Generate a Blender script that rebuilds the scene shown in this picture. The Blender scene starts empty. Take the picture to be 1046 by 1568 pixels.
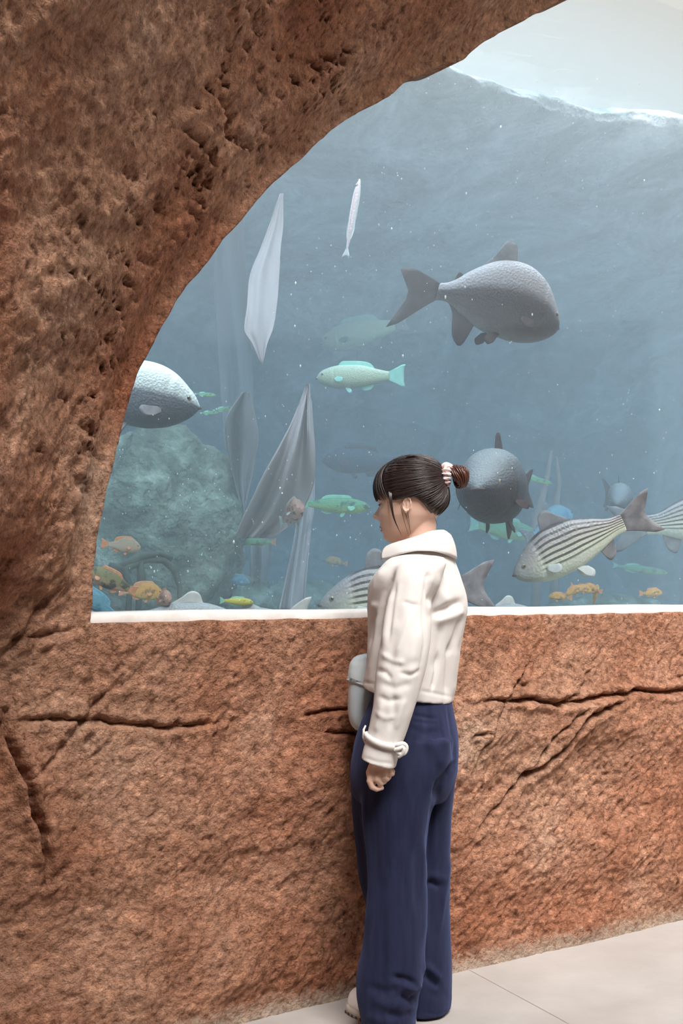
import bpy, math, random
import numpy as np
from mathutils import Vector, Matrix

# ------------------------------------------------------------------ camera, light, exposure
scene = bpy.context.scene
scene.view_settings.view_transform = 'Standard'
scene.view_settings.look = 'None'
scene.view_settings.gamma = 1.0
scene.view_settings.use_curve_mapping = False
scene.view_settings.exposure = 0.45
scene.cycles.use_denoising = True
scene.cycles.max_bounces = 10
scene.cycles.volume_bounces = 4
scene.cycles.transparent_max_bounces = 16
scene.cycles.caustics_reflective = False
scene.cycles.caustics_refractive = False

FPX = 2000.0                      # focal length in pixels of the 1046x1568 frame
CAMH = 1.21
HZ = 899.0                        # horizon row
cam_data = bpy.data.cameras.new('camera')
cam = bpy.data.objects.new('camera', cam_data)
scene.collection.objects.link(cam)
cam.location = (0, 0, CAMH)
cam.rotation_euler = (math.radians(90), 0, 0)
cam_data.sensor_fit = 'VERTICAL'
cam_data.sensor_height = 36.0
cam_data.lens = FPX / 1568 * 36.0
cam_data.shift_y = (HZ - 784.0) / 1568.0
cam_data.clip_start = 0.05
scene.camera = cam

world = bpy.data.worlds.new('overcast_sky')
scene.world = world
world.use_nodes = True
wn = world.node_tree.nodes
wn['Background'].inputs['Color'].default_value = (1.0, 0.965, 0.915, 1)
wn['Background'].inputs['Strength'].default_value = 0.60

sun_d = bpy.data.lights.new('soft_daylight', 'SUN')
sun_d.energy = 4.1
sun_d.angle = math.radians(28)
sun_d.color = (1.0, 0.985, 0.965)
sun = bpy.data.objects.new('soft_daylight', sun_d)
scene.collection.objects.link(sun)
sun.rotation_euler = Vector((-0.22, 0.66, -1.0)).to_track_quat('-Z', 'Y').to_euler()

# ------------------------------------------------------------------ helpers
def link(o):
    scene.collection.objects.link(o)
    return o

def tag(o, label=None, cat=None, group=None, kind=None):
    if label: o['label'] = label
    if cat: o['category'] = cat
    if group: o['group'] = group
    if kind: o['kind'] = kind
    return o

def empty(name, loc=(0, 0, 0)):
    o = bpy.data.objects.new(name, None)
    o.empty_display_size = 0.1
    o.location = loc
    return link(o)

def mesh_obj(name, verts, faces, mat=None, parent=None, smooth=True):
    """one mesh object from numpy / list vertices and quad or tri faces"""
    me = bpy.data.meshes.new(name)
    verts = np.asarray(verts, dtype=np.float64)
    if isinstance(faces, np.ndarray):
        nf, k = faces.shape
        me.vertices.add(len(verts)); me.loops.add(nf * k); me.polygons.add(nf)
        me.vertices.foreach_set('co', verts.ravel())
        me.loops.foreach_set('vertex_index', faces.ravel().astype(np.int32))
        me.polygons.foreach_set('loop_start', np.arange(0, nf * k, k, dtype=np.int32))
        me.polygons.foreach_set('loop_total', np.full(nf, k, dtype=np.int32))
        me.update(calc_edges=True)
        me.validate()
    else:
        me.from_pydata([tuple(v) for v in verts], [], [tuple(f) for f in faces])
    if smooth:
        me.polygons.foreach_set('use_smooth', np.ones(len(me.polygons), dtype=bool))
    if mat: me.materials.append(mat)
    me.update()
    o = bpy.data.objects.new(name, me)
    link(o)
    if parent: o.parent = parent
    return o

class MB:
    """collects several pieces into one mesh"""
    def __init__(self): self.v = []; self.f = []; self.n = 0
    def add(self, v, f):
        v = np.asarray(v, float)
        self.v.append(v)
        for q in f: self.f.append([int(i) + self.n for i in q])
        self.n += len(v)
        return self
    def build(self, name, mat=None, parent=None, smooth=True):
        return mesh_obj(name, np.concatenate(self.v), self.f, mat, parent, smooth)

def grid_faces(nu, nv, wrap_u=False, wrap_v=False):
    """faces of a nu x nv grid stored row by row (index = i*nv + j)"""
    i = np.arange(nu if wrap_u else nu - 1); j = np.arange(nv if wrap_v else nv - 1)
    I, J = np.meshgrid(i, j, indexing='ij')
    I2 = (I + 1) % nu; J2 = (J + 1) % nv
    return np.stack([I * nv + J, I * nv + J2, I2 * nv + J2, I2 * nv + J], -1).reshape(-1, 4)

def _hash(ix, iy, iz, seed):
    h = (ix * 374761393 + iy * 668265263 + iz * 2147483647 + seed * 1274126177) & 0xffffffff
    h = ((h ^ (h >> 13)) * 1274126177) & 0xffffffff
    return ((h ^ (h >> 16)) & 0xffffff) / float(0xffffff)

def vnoise(P, seed=0):
    """smooth value noise in -1..1 at points P (n,3)"""
    P = np.asarray(P, float)
    I = np.floor(P).astype(np.int64); F = P - I
    F = F * F * F * (F * (F * 6 - 15) + 10)
    out = 0
    for dx in (0, 1):
        wx = F[:, 0] if dx else 1 - F[:, 0]
        for dy in (0, 1):
            wy = F[:, 1] if dy else 1 - F[:, 1]
            for dz in (0, 1):
                wz = F[:, 2] if dz else 1 - F[:, 2]
                out = out + wx * wy * wz * _hash(I[:, 0] + dx, I[:, 1] + dy, I[:, 2] + dz, seed)
    return out * 2 - 1

def fbm(P, octaves=4, seed=0, gain=0.5):
    P = np.asarray(P, float); a = 1.0; s = 0; t = 0
    for k in range(octaves):
        s = s + a * vnoise(P * (2.03 ** k) + 17.3 * k, seed + k); t += a; a *= gain
    return s / t

def interp(keys, t):
    """smooth (Catmull-Rom) interpolation of rows [t, v0, v1...] at the values t"""
    K = np.asarray(keys, float); x = K[:, 0]; Y = K[:, 1:]
    t = np.clip(np.atleast_1d(np.asarray(t, float)), x[0], x[-1])
    m = np.zeros_like(Y)
    d = (Y[1:] - Y[:-1]) / (x[1:] - x[:-1])[:, None]
    m[0] = d[0]; m[-1] = d[-1]
    for i in range(1, len(x) - 1):
        m[i] = (d[i - 1] + d[i]) / 2
        z = d[i - 1] * d[i] <= 0
        m[i] = np.where(z, 0, np.sign(m[i]) * np.minimum(abs(m[i]), 3 * np.minimum(abs(d[i - 1]), abs(d[i]))))
    k = np.clip(np.searchsorted(x, t, side='right') - 1, 0, len(x) - 2)
    h = (x[k + 1] - x[k]); u = ((t - x[k]) / h)[:, None]; h = h[:, None]
    return ((2*u**3 - 3*u**2 + 1) * Y[k] + (u**3 - 2*u**2 + u) * h * m[k]
            + (-2*u**3 + 3*u**2) * Y[k + 1] + (u**3 - u**2) * h * m[k + 1])

def seg_dist(X, Z, poly):
    """distance from points (X,Z) to a 2-D polyline and how far along it (0..1)"""
    best = np.full(X.shape, 1e9); along = np.zeros(X.shape)
    n = len(poly) - 1
    for i in range(n):
        ax, az = poly[i]; bx, bz = poly[i + 1]
        dx, dz = bx - ax, bz - az
        L = dx * dx + dz * dz + 1e-12
        t = np.clip(((X - ax) * dx + (Z - az) * dz) / L, 0, 1)
        d = np.hypot(X - ax - t * dx, Z - az - t * dz)
        w = d < best
        best = np.where(w, d, best); along = np.where(w, (i + t) / n, along)
    return best, along

def tube(path, radii, seg=8, cap=True):
    """verts, faces of a tube along 3-D points"""
    P = [Vector(p) for p in path]; n = len(P)
    if not hasattr(radii, '__len__'): radii = [radii] * n
    v = []; f = []
    T = (P[1] - P[0]).normalized()
    up = Vector((0, 0, 1)) if abs(T.z) < 0.9 else Vector((1, 0, 0))
    A = T.cross(up).normalized()
    for i in range(n):
        T = (P[min(i + 1, n - 1)] - P[max(i - 1, 0)])
        if T.length < 1e-9: T = Vector((0, 0, 1))
        T.normalize()
        A = (A - T * A.dot(T)); A.normalize() if A.length > 1e-6 else None
        B = T.cross(A)
        for k in range(seg):
            a = 2 * math.pi * k / seg
            v.append(P[i] + (A * math.cos(a) + B * math.sin(a)) * radii[i])
    for i in range(n - 1):
        for k in range(seg):
            k2 = (k + 1) % seg
            f.append((i * seg + k, i * seg + k2, (i + 1) * seg + k2, (i + 1) * seg + k))
    if cap:
        f.append(tuple(range(seg))[::-1]); f.append(tuple((n - 1) * seg + k for k in range(seg)))
    return [tuple(p) for p in v], f

# ------------------------------------------------------------------ material helpers
def new_mat(name, color=(0.5, 0.5, 0.5), rough=0.6, spec=0.3):
    m = bpy.data.materials.new(name); m.use_nodes = True
    b = m.node_tree.nodes['Principled BSDF']
    b.inputs['Base Color'].default_value = (*color, 1)
    b.inputs['Roughness'].default_value = rough
    b.inputs['Specular IOR Level'].default_value = spec
    return m

def nd(m, typ, **kw):
    n = m.node_tree.nodes.new(typ)
    for k, v in kw.items():
        if k.startswith('i_'):
            n.inputs[k[2:].replace('_', ' ')].default_value = v
        else: setattr(n, k, v)
    return n

def lk(m, a, ao, b, bi): m.node_tree.links.new(a.outputs[ao], b.inputs[bi])

def ramp(m, stops):
    r = nd(m, 'ShaderNodeValToRGB'); e = r.color_ramp.elements
    while len(e) < len(stops): e.new(0.5)
    for k, (p, c) in enumerate(stops):
        e[k].position = p; e[k].color = (*c, 1) if len(c) == 3 else c
    return r

def bsdf(m): return m.node_tree.nodes['Principled BSDF']

def add_bump(m, scale=200, strength=0.2, dist=0.002, coord='Object', detail=3, stretch=(1, 1, 1)):
    tc = nd(m, 'ShaderNodeTexCoord'); mp = nd(m, 'ShaderNodeMapping')
    mp.inputs['Scale'].default_value = stretch
    lk(m, tc, coord, mp, 'Vector')
    nz = nd(m, 'ShaderNodeTexNoise'); nz.inputs['Scale'].default_value = scale; nz.inputs['Detail'].default_value = detail
    lk(m, mp, 'Vector', nz, 'Vector')
    bp = nd(m, 'ShaderNodeBump'); bp.inputs['Strength'].default_value = strength; bp.inputs['Distance'].default_value = dist
    lk(m, nz, 'Fac', bp, 'Height'); lk(m, bp, 'Normal', bsdf(m), 'Normal')
    return nz

def mottle(m, colors, scale=5, detail=6, coord='Object', rough=0.6, stretch=(1, 1, 1), dist=0.0):
    """noise-driven colour variation; colors = ramp stops"""
    tc = nd(m, 'ShaderNodeTexCoord'); mp = nd(m, 'ShaderNodeMapping'); mp.inputs['Scale'].default_value = stretch
    lk(m, tc, coord, mp, 'Vector')
    nz = nd(m, 'ShaderNodeTexNoise'); nz.inputs['Scale'].default_value = scale; nz.inputs['Detail'].default_value = detail
    nz.inputs['Roughness'].default_value = rough; nz.inputs['Distortion'].default_value = dist
    lk(m, mp, 'Vector', nz, 'Vector')
    r = ramp(m, colors); lk(m, nz, 'Fac', r, 'Fac'); lk(m, r, 'Color', bsdf(m), 'Base Color')
    return nz, r

# ------------------------------------------------------------------ where the rock wall stands
TH = math.radians(36.6)
WX, WY = 0.195, 4.03                       # a point of the wall line on the floor plan
CW, SW = math.cos(TH), math.sin(TH)
def wall_pt(s, z, n=0.0):
    """s along the wall, n = depth behind its face (into the tank)"""
    return (WX + s * CW - n * SW, WY + s * SW + n * CW, z)
def px_sz(px, py):
    """photo pixel -> (s,z) on the wall plane"""
    k = (px - 523.0) / FPX
    s = (k * WY - WX) / (CW - k * SW)
    Y = WY + s * SW
    return s, CAMH + (HZ - py) / FPX * Y
def px_at(px, py, n):
    """photo pixel -> 3-D point on the plane n metres behind the wall face"""
    k = (px - 523.0) / FPX
    X0, Y0 = WX - n * SW, WY + n * CW
    s = (k * Y0 - X0) / (CW - k * SW)
    Y = Y0 + s * SW
    return Vector((X0 + s * CW, Y, CAMH + (HZ - py) / FPX * Y))

# unseen area light added over the open tank to brighten the water
lamp_d = bpy.data.lights.new('tank_fill_light', 'AREA'); lamp_d.shape = 'RECTANGLE'
lamp_d.size = 9.0; lamp_d.size_y = 1.6; lamp_d.energy = 360; lamp_d.color = (1.0, 0.965, 0.94)
lamp = link(bpy.data.objects.new('tank_fill_light', lamp_d))
lamp.location = wall_pt(1.0, 5.6, 0.9)
lamp.rotation_euler = (0, 0, TH)
# ------------------------------------------------------------------ rock wall with the arched window
ARCH_PX = [(134, 953), (137, 880), (146, 815), (156, 765), (172, 690), (188, 630), (207, 575), (225, 535), (252, 485),
           (285, 435), (320, 390), (360, 342), (405, 290), (450, 247), (500, 207), (540, 176), (577, 155), (620, 128),
           (665, 105), (700, 92), (740, 64), (790, 36), (830, 15), (862, 0), (940, -38), (1046, -80), (1160, -112), (1300, -135),
           (1450, -140)]
ARCH = [px_sz(*p) for p in ARCH_PX]
SILL_Z = 1.118
SILL_S1 = 3.4
s_end = ARCH[-1][0]
ARCH = ARCH + [(s_end + 0.5, ARCH[-1][1] - 0.25), (SILL_S1, 2.3), (SILL_S1 + 0.25, SILL_Z)]
ARCH = np.array(ARCH); ARCH[0, 1] = SILL_Z
# resample the opening outline finely, with a ragged rock edge
def resample(P, step):
    P = np.asarray(P); d = np.r_[0, np.cumsum(np.hypot(*np.diff(P, axis=0).T))]
    t = np.arange(0, d[-1], step)
    return interp(np.c_[d, P], t)
arch_f = resample(ARCH, 0.012)
wob = fbm(np.c_[arch_f * 9, np.zeros(len(arch_f))], 4, 5) * 0.011
tan = np.gradient(arch_f, axis=0); tan /= np.linalg.norm(tan, axis=1)[:, None]
arch_f = arch_f + np.c_[-tan[:, 1], tan[:, 0]] * wob[:, None]
arch_f[0] = ARCH[0]; arch_f[-1] = ARCH[-1]
sill_f = np.c_[np.linspace(arch_f[-1, 0], arch_f[0, 0], 420)[1:-1], np.full(418, SILL_Z)]
sill_f[:, 1] += fbm(np.c_[sill_f[:, 0] * 14, sill_f[:, 0] * 0, sill_f[:, 0] * 0], 3, 9) * 0.004
HOLE = np.concatenate([arch_f, sill_f])

def inside(S, Z, poly):
    r = np.zeros(S.shape, bool); n = len(poly); j = n - 1
    for i in range(n):
        xi, zi = poly[i]; xj, zj = poly[j]
        if zi != zj:
            c = ((zi > Z) != (zj > Z)) & (S < (xj - xi) * (Z - zi) / (zj - zi) + xi)
            r ^= c
        j = i
    return r

CRACKS = [  # (width m, depth m, pixel polyline)
    (.0085, .055, [(0, 1085), (8, 1130), (22, 1165), (34, 1190), (38, 1215), (42, 1245), (58, 1275), (60, 1292), (66, 1318), (60, 1350)]),
    (.008, .014, [(34, 1190), (60, 1178), (85, 1150), (112, 1118), (148, 1070), (190, 1040)]),
    (.008, .020, [(0, 1108), (50, 1103), (110, 1100), (160, 1104), (215, 1110), (250, 1113), (300, 1110), (355, 1103)]),
    (.009, .016, [(0, 980), (40, 973), (95, 966), (140, 952)]),
    (.010, .016, [(-10, 1010), (10, 990), (30, 960), (55, 920), (78, 900)]),
    (.006, .020, [(452, 1093), (485, 1087), (515, 1084), (545, 1080)]),
    (.006, .020, [(480, 1119), (515, 1121), (560, 1122)]),
    (.008, .036, [(690, 1076), (740, 1071), (800, 1070), (835, 1077), (862, 1073), (890, 1068), (930, 1062), (965, 1056), (1010, 1060), (1060, 1052), (1140, 1047)]),
    (.008, .034, [(965, 1058), (925, 1075), (888, 1092), (865, 1115), (848, 1142), (815, 1172), (790, 1185), (772, 1205), (745, 1232), (708, 1272)]),
    (.006, .018, [(821, 985), (795, 1020), (776, 1045), (755, 1070), (740, 1095), (733, 1120), (718, 1145), (708, 1175)]),
    (.005, .016, [(733, 1118), (715, 1122), (698, 1126)]),
    (.005, .012, [(925, 985), (900, 1018), (880, 1045), (870, 1060), (848, 1075)]),
    (.006, .018, [(888, 1075), (850, 1110), (828, 1125), (812, 1155), (790, 1185)]),
    (.012, .018, [(774, 1040), (782, 1046), (790, 1048)]),
    (.012, .020, [(788, 1186), (804, 1180)]),
    (.014, .018, [(835, 1078), (850, 1070), (872, 1060)]),
    (.006, .012, [(1020, 1038), (1050, 1030), (1090, 1020)]),
]
CRACKS = [(w, d, [px_sz(*p) for p in pl]) for w, d, pl in CRACKS]

DS = 0.0062
s_ax = np.arange(-2.0, 4.2, DS)
z_ax = np.concatenate([np.arange(-0.03, 1.22, DS), np.arange(1.22, 4.4, 0.0085)])
S, Z = np.meshgrid(s_ax, z_ax, indexing='ij')
S = S.ravel(); Z = Z.ravel(); shp = (len(s_ax), len(z_ax))
far = (S > 2.4)
ins = inside(S, Z, HOLE)
# snap grid vertices lying close to the opening onto its outline
near_idx = []
best = np.full(S.shape, 9.0); bx = np.zeros_like(S); bz = np.zeros_like(S)
closed = np.vstack([HOLE, HOLE[:1]])
for i in range(len(closed) - 1):
    ax, az = closed[i]; cx, cz = closed[i + 1]
    m = (S > min(ax, cx) - .02) & (S < max(ax, cx) + .02) & (Z > min(az, cz) - .02) & (Z < max(az, cz) + .02)
    if not m.any(): continue
    k = np.nonzero(m)[0]
    dx, dz = cx - ax, cz - az; L = dx * dx + dz * dz + 1e-14
    t = np.clip(((S[k] - ax) * dx + (Z[k] - az) * dz) / L, 0, 1)
    qx, qz = ax + t * dx, az + t * dz
    d = np.hypot(S[k] - qx, Z[k] - qz); w = d < best[k]; k = k[w]
    best[k] = d[w]; bx[k] = qx[w]; bz[k] = qz[w]
snap = best < 0.0052
S2 = np.where(snap, bx, S); Z2 = np.where(snap, bz, Z)
keep_v = ~ins | snap
F = grid_faces(*shp)
F = F[keep_v[F].all(1) & ~(snap[F].all(1) & ins[F].any(1))]
# distance from the opening (for the swelling rock round the arch)
outl = ARCH
e, _ = seg_dist(S2, Z2, [tuple(p) for p in ARCH])
e_s, _ = seg_dist(S2, Z2, [(ARCH[0, 0], SILL_Z), (SILL_S1 + .25, SILL_Z)])

def smooth01(x): x = np.clip(x, 0, 1); return x * x * (3 - 2 * x)
up = smooth01((Z2 - 0.95) / 0.5)
P3 = np.c_[S2, Z2, np.zeros_like(S2)]
big = fbm(P3 * [1.3, 1.7, 1], 3, 1)
mid = fbm(P3 * [5.0, 6.5, 1] + 3.0, 4, 2)
warp = fbm(P3 * 4.0, 2, 8)
ca, sa = math.cos(0.6), math.sin(0.6)
Q = np.c_[(S2 * ca + Z2 * sa) * 22 + warp * 1.5, (-S2 * sa + Z2 * ca) * 46 + warp * 1.2, np.zeros_like(S2)]
fine = 1 - 2 * np.abs(fbm(Q, 3, 4))
fine2 = fbm(P3 * 75, 3, 6)
near_any = np.minimum(e, np.where(Z2 < SILL_Z + 0.02, e_s, 9))
D = 0.014 + (big * 0.055 + mid * 0.028) * (0.12 + 0.88 * smooth01(near_any / 0.55))
patch = 0.55 + 0.45 * fbm(P3 * 2.1 + 9, 2, 12)
D += (fine * 0.0125 * patch + fine2 * 0.006)
pit = np.clip(fbm(np.c_[S2 * 17 + warp * 2, Z2 * 52 + warp * 2 + S2 * 6, Z2 * 0], 4, 71, .6) - 0.24, 0, .35)
pzone = np.clip(fbm(P3 * 2.6 + 4, 2, 73) * 1.6 + .5, 0, 1)
D -= up * pit * pzone * 0.14
# layered ledges in the upper rock
lay = fbm(np.c_[(S2 * .8 + Z2 * .6) * 3.2, (Z2 * .8 - S2 * .6) * 9 + warp, Z2 * 0], 4, 21)
D += up * lay * 0.030 * smooth01(near_any / 0.2)
# the overhang of the arch: the rock swells out towards the room away from the opening
over = np.maximum(smooth01((Z2 - SILL_Z) / 0.12), smooth01((ARCH[0, 0] - S2) / 0.35))
D += up * over * (0.50 * (1 - np.exp(-e / 0.50)) + 0.55 * np.clip(e - 0.2, 0, None) ** 1.2)
# lower wall belly: out at mid height, undercut lower down, flared foot
led = 0.78 + 0.10 * np.sin(S2 * 2.1 + 0.6) + 0.05 * big
D += (1 - up) * 0.050 * smooth01((led + 0.18 - Z2) / 0.30) * smooth01((Z2 + 0.05) / 0.55)
D -= (1 - up) * 0.035 * np.exp(-((Z2 - led + 0.34) / 0.16) ** 2)
foot = np.exp(-np.clip(Z2, 0, None) / 0.035)
D = D * (1 - 0.6 * foot) + 0.035 * foot
for w, dep, pl in CRACKS:
    jag = fbm(P3 * 30, 3, 31) * 0.010
    dd, al = seg_dist(S2 + jag, Z2 + jag[::-1] * 0 + fbm(P3 * 26 + 7, 3, 33) * 0.010, pl)
    taper = np.clip(np.minimum(al, 1 - al) * 6, 0.25, 1)
    D -= dep * taper * np.exp(-(dd / (w * 0.75)) ** 2)
    D += dep * 0.35 * taper * np.exp(-((dd - w * 2.6) / (w * 1.6)) ** 2)
# hold the rock to the window plane right at the opening
hold = np.clip(np.minimum(e, e_s + (1 - (Z2 < SILL_Z + .03)) * 9) / 0.10, 0, 1)
near_open = np.minimum(e, np.where(Z2 < SILL_Z + 0.02, e_s * 2.4, 9))
hold = smooth01(near_open / 0.13)
D = D * (0.10 + 0.90 * hold) + 0.012 * (1 - hold)
X = WX + S2 * CW + D * SW; Y = WY + S2 * SW - D * CW
V = np.c_[X, Y, Z2]
# rim: push a second copy of the opening's edge into the wall thickness
used = np.zeros(len(V), bool); used[F.ravel()] = True
edges = np.concatenate([F[:, [0, 1]], F[:, [1, 2]], F[:, [2, 3]], F[:, [3, 0]]])
key = np.sort(edges, 1); key = key[:, 0] * len(V) + key[:, 1]
u_, inv, cnt = np.unique(key, return_inverse=True, return_counts=True)
bnd = edges[cnt[inv] == 1]
openb = bnd[(snap[bnd].any(1))]
ids = np.unique(openb); mp_ = {int(a): len(V) + k for k, a in enumerate(ids)}
nr = V[ids].copy(); nr[:, 0] = WX + S2[ids] * CW - 0.16 * SW; nr[:, 1] = WY + S2[ids] * SW + 0.16 * CW
V = np.vstack([V, nr])
RF = np.array([[b, a, mp_[int(a)], mp_[int(b)]] for a, b in openb])
F = np.vstack([F, RF])
remap = -np.ones(len(V), int); used = np.zeros(len(V), bool); used[F.ravel()] = True
remap[used] = np.arange(used.sum()); V = V[used]; F = remap[F]

rock = new_mat('red_brown_rock', rough=0.9, spec=0.15)
tc = nd(rock, 'ShaderNodeTexCoord')
n1 = nd(rock, 'ShaderNodeTexNoise'); n1.inputs['Scale'].default_value = 2.2; n1.inputs['Detail'].default_value = 9; n1.inputs['Roughness'].default_value = 0.62; n1.inputs['Distortion'].default_value = 0.4
n2 = nd(rock, 'ShaderNodeTexNoise'); n2.inputs['Scale'].default_value = 42; n2.inputs['Detail'].default_value = 6; n2.inputs['Roughness'].default_value = 0.7
n3 = nd(rock, 'ShaderNodeTexNoise'); n3.inputs['Scale'].default_value = 1.1; n3.inputs['Detail'].default_value = 4
for n in (n1, n2, n3): lk(rock, tc, 'Object', n, 'Vector')
r1 = ramp(rock, [(0.30, (0.33, 0.135, 0.078)), (0.48, (0.52, 0.25, 0.160)), (0.60, (0.67, 0.375, 0.26)), (0.74, (0.78, 0.56, 0.44))])
lk(rock, n1, 'Fac', r1, 'Fac')
r3 = ramp(rock, [(0.40, (0.52, 0.21, 0.11)), (0.60, (0.62, 0.40, 0.27))])
lk(rock, n3, 'Fac', r3, 'Fac')
mx = nd(rock, 'ShaderNodeMix', data_type='RGBA'); mx.inputs['Factor'].default_value = 0.45
lk(rock, r1, 'Color', mx, 6); lk(rock, r3, 'Color', mx, 7)
r2 = ramp(rock, [(0.35, (0.28, 0.22, 0.18)), (0.45, (0.88, 0.84, 0.81)), (0.56, (1.18, 1.16, 1.14)), (0.68, (1.7, 1.75, 1.75))])
lk(rock, n2, 'Fac', r2, 'Fac')
mu = nd(rock, 'ShaderNodeMix', data_type='RGBA', blend_type='MULTIPLY'); mu.inputs['Factor'].default_value = 0.75
lk(rock, mx, 2, mu, 6); lk(rock, r2, 'Color', mu, 7)
# pale cement splashed along the foot of the wall
sx = nd(rock, 'ShaderNodeSeparateXYZ'); lk(rock, tc, 'Object', sx, 'Vector')
ma = nd(rock, 'ShaderNodeMath', operation='MULTIPLY_ADD'); lk(rock, n2, 'Fac', ma, 0); ma.inputs[1].default_value = -0.16; lk(rock, sx, 'Z', ma, 2)
mb_ = nd(rock, 'ShaderNodeMapRange'); lk(rock, ma, 0, mb_, 'Value'); mb_.inputs['From Min'].default_value = -0.072; mb_.inputs['From Max'].default_value = -0.022; mb_.inputs['To Min'].default_value = 0.85; mb_.inputs['To Max'].default_value = 0
mc = nd(rock, 'ShaderNodeMix', data_type='RGBA'); mc.inputs[7].default_value = (0.52, 0.42, 0.33, 1)
lk(rock, mb_, 'Result', mc, 'Factor'); lk(rock, mu, 2, mc, 6)
mpv = nd(rock, 'ShaderNodeMapping'); mpv.inputs['Scale'].default_value = (3.0, 3.0, 7.5); mpv.inputs['Rotation'].default_value = (0.0, 0.35, 0.0); lk(rock, tc, 'Object', mpv, 'Vector')
nv = nd(rock, 'ShaderNodeTexNoise'); nv.inputs['Scale'].default_value = 2.6; nv.inputs['Detail'].default_value = 10; nv.inputs['Roughness'].default_value = 0.7; nv.inputs['Distortion'].default_value = 0.8
lk(rock, mpv, 'Vector', nv, 'Vector')
rv = ramp(rock, [(0.30, (0.34, 0.29, 0.26)), (0.42, (0.82, 0.80, 0.79)), (0.55, (1.0, 1.0, 1.0)), (0.64, (1.28, 1.22, 1.16)), (0.72, (1.1, 1.06, 1.0))])
lk(rock, nv, 'Fac', rv, 'Fac')
mv = nd(rock, 'ShaderNodeMix', data_type='RGBA', blend_type='MULTIPLY'); mv.inputs['Factor'].default_value = 0.9
lk(rock, mc, 2, mv, 6); lk(rock, rv, 'Color', mv, 7)
lk(rock, mv, 2, bsdf(rock), 'Base Color')
nb = nd(rock, 'ShaderNodeTexNoise'); nb.inputs['Scale'].default_value = 62; nb.inputs['Detail'].default_value = 6; nb.inputs['Roughness'].default_value = 0.65
lk(rock, tc, 'Object', nb, 'Vector')
bp = nd(rock, 'ShaderNodeBump'); bp.inputs['Strength'].default_value = 1.0; bp.inputs['Distance'].default_value = 0.030
lk(rock, nb, 'Fac', bp, 'Height'); lk(rock, bp, 'Normal', bsdf(rock), 'Normal')
tag(mesh_obj('wall_front', V, F, rock), kind='structure')

# ------------------------------------------------------------------ floor
fl = new_mat('pale_concrete', rough=0.75, spec=0.25)
mottle(fl, [(0.3, (0.38, 0.345, 0.32)), (0.55, (0.43, 0.395, 0.37)), (0.75, (0.475, 0.44, 0.415))], scale=3.5, detail=8)
add_bump(fl, 60, 0.15, 0.003)
def floor_px(px, py):
    Yd = CAMH * FPX / (py - HZ)
    return (px - 523) / FPX * Yd, Yd
gx = np.linspace(-5, 6, 90); gy = np.linspace(-4, 8, 90)
fv = [(x, y, 0) for x in (-6, 7) for y in (-5, 9)]
tag(mesh_obj('floor', [(-6, -5, 0), (7, -5, 0), (7, 9, 0), (-6, 9, 0)], [(0, 1, 2, 3)], fl), kind='structure')
jm = new_mat('joint_sealant', (0.46, 0.41, 0.37), 0.9)
def joint(a, b, w=0.0032):
    a = Vector((*a, 0.0012)); b = Vector((*b, 0.0012)); d = (b - a).normalized(); q = Vector((-d.y, d.x, 0)) * w / 2
    return [a - q, b - q, b + q, a + q]
A = Vector(floor_px(715, 1483)); B = Vector(floor_px(872, 1568)); d = (B - A)
tag(mesh_obj('trim_2', joint(A, A + d * 5), [(0, 1, 2, 3)], jm), kind='structure')

# ------------------------------------------------------------------ sill strip and acrylic pane
sillm = new_mat('white_sill', rough=0.55)
mottle(sillm, [(0.3, (0.66, 0.60, 0.56)), (0.6, (0.80, 0.76, 0.72))], scale=14)
prof = [(-0.006, SILL_Z - 0.03), (-0.006, SILL_Z + 0.016), (0.004, SILL_Z + 0.0235), (0.05, SILL_Z + 0.026), (0.14, SILL_Z + 0.026), (0.14, SILL_Z - 0.03)]
ss = np.linspace(ARCH[0, 0] - 0.03, SILL_S1 + 0.25, 300)
sv = []
for s in ss:
    for n_, z_ in prof:
        sv.append(wall_pt(s, z_ + 0.002 * math.sin(s * 7) * (z_ > SILL_Z), n_))
tag(mesh_obj('trim_1', sv, grid_faces(len(ss), len(prof), False, True), sillm), kind='structure')

glass = bpy.data.materials.new('acrylic_pane'); glass.use_nodes = True
nt = glass.node_tree; nt.nodes.clear()
out = nt.nodes.new('ShaderNodeOutputMaterial')
tr = nt.nodes.new('ShaderNodeBsdfTransparent'); tr.inputs['Color'].default_value = (0.95, 0.97, 0.97, 1)
gl = nt.nodes.new('ShaderNodeBsdfGlossy'); gl.inputs['Roughness'].default_value = 0.04
lw = nt.nodes.new('ShaderNodeLayerWeight'); lw.inputs['Blend'].default_value = 0.5
pw = nt.nodes.new('ShaderNodeMath'); pw.operation = 'POWER'; pw.inputs[1].default_value = 4.0; nt.links.new(lw.outputs['Facing'], pw.inputs[0])
fr = nt.nodes.new('ShaderNodeMath'); fr.operation = 'MULTIPLY_ADD'; fr.inputs[1].default_value = 0.8; fr.inputs[2].default_value = 0.02; nt.links.new(pw.outputs[0], fr.inputs[0])
mxs = nt.nodes.new('ShaderNodeMixShader')
nt.links.new(fr.outputs[0], mxs.inputs[0]); nt.links.new(tr.outputs[0], mxs.inputs[1]); nt.links.new(gl.outputs[0], mxs.inputs[2])
nt.links.new(mxs.outputs[0], out.inputs['Surface'])
PN = 0.09
po = [ARCH[0] + [-0.05, -0.02]] + [p for p in ARCH[1:-1:1]] + [ARCH[-1] + [0.05, -0.02]]
c = np.array(po); cc = np.array([1.2, 1.8])
c = cc + (c - cc) * 1.02; c[0, 1] = c[-1, 1] = SILL_Z + 0.01
nn = len(c)
pv = [wall_pt(a, b, PN) for a, b in c] + [wall_pt(a, b, PN + 0.03) for a, b in c]
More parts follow.
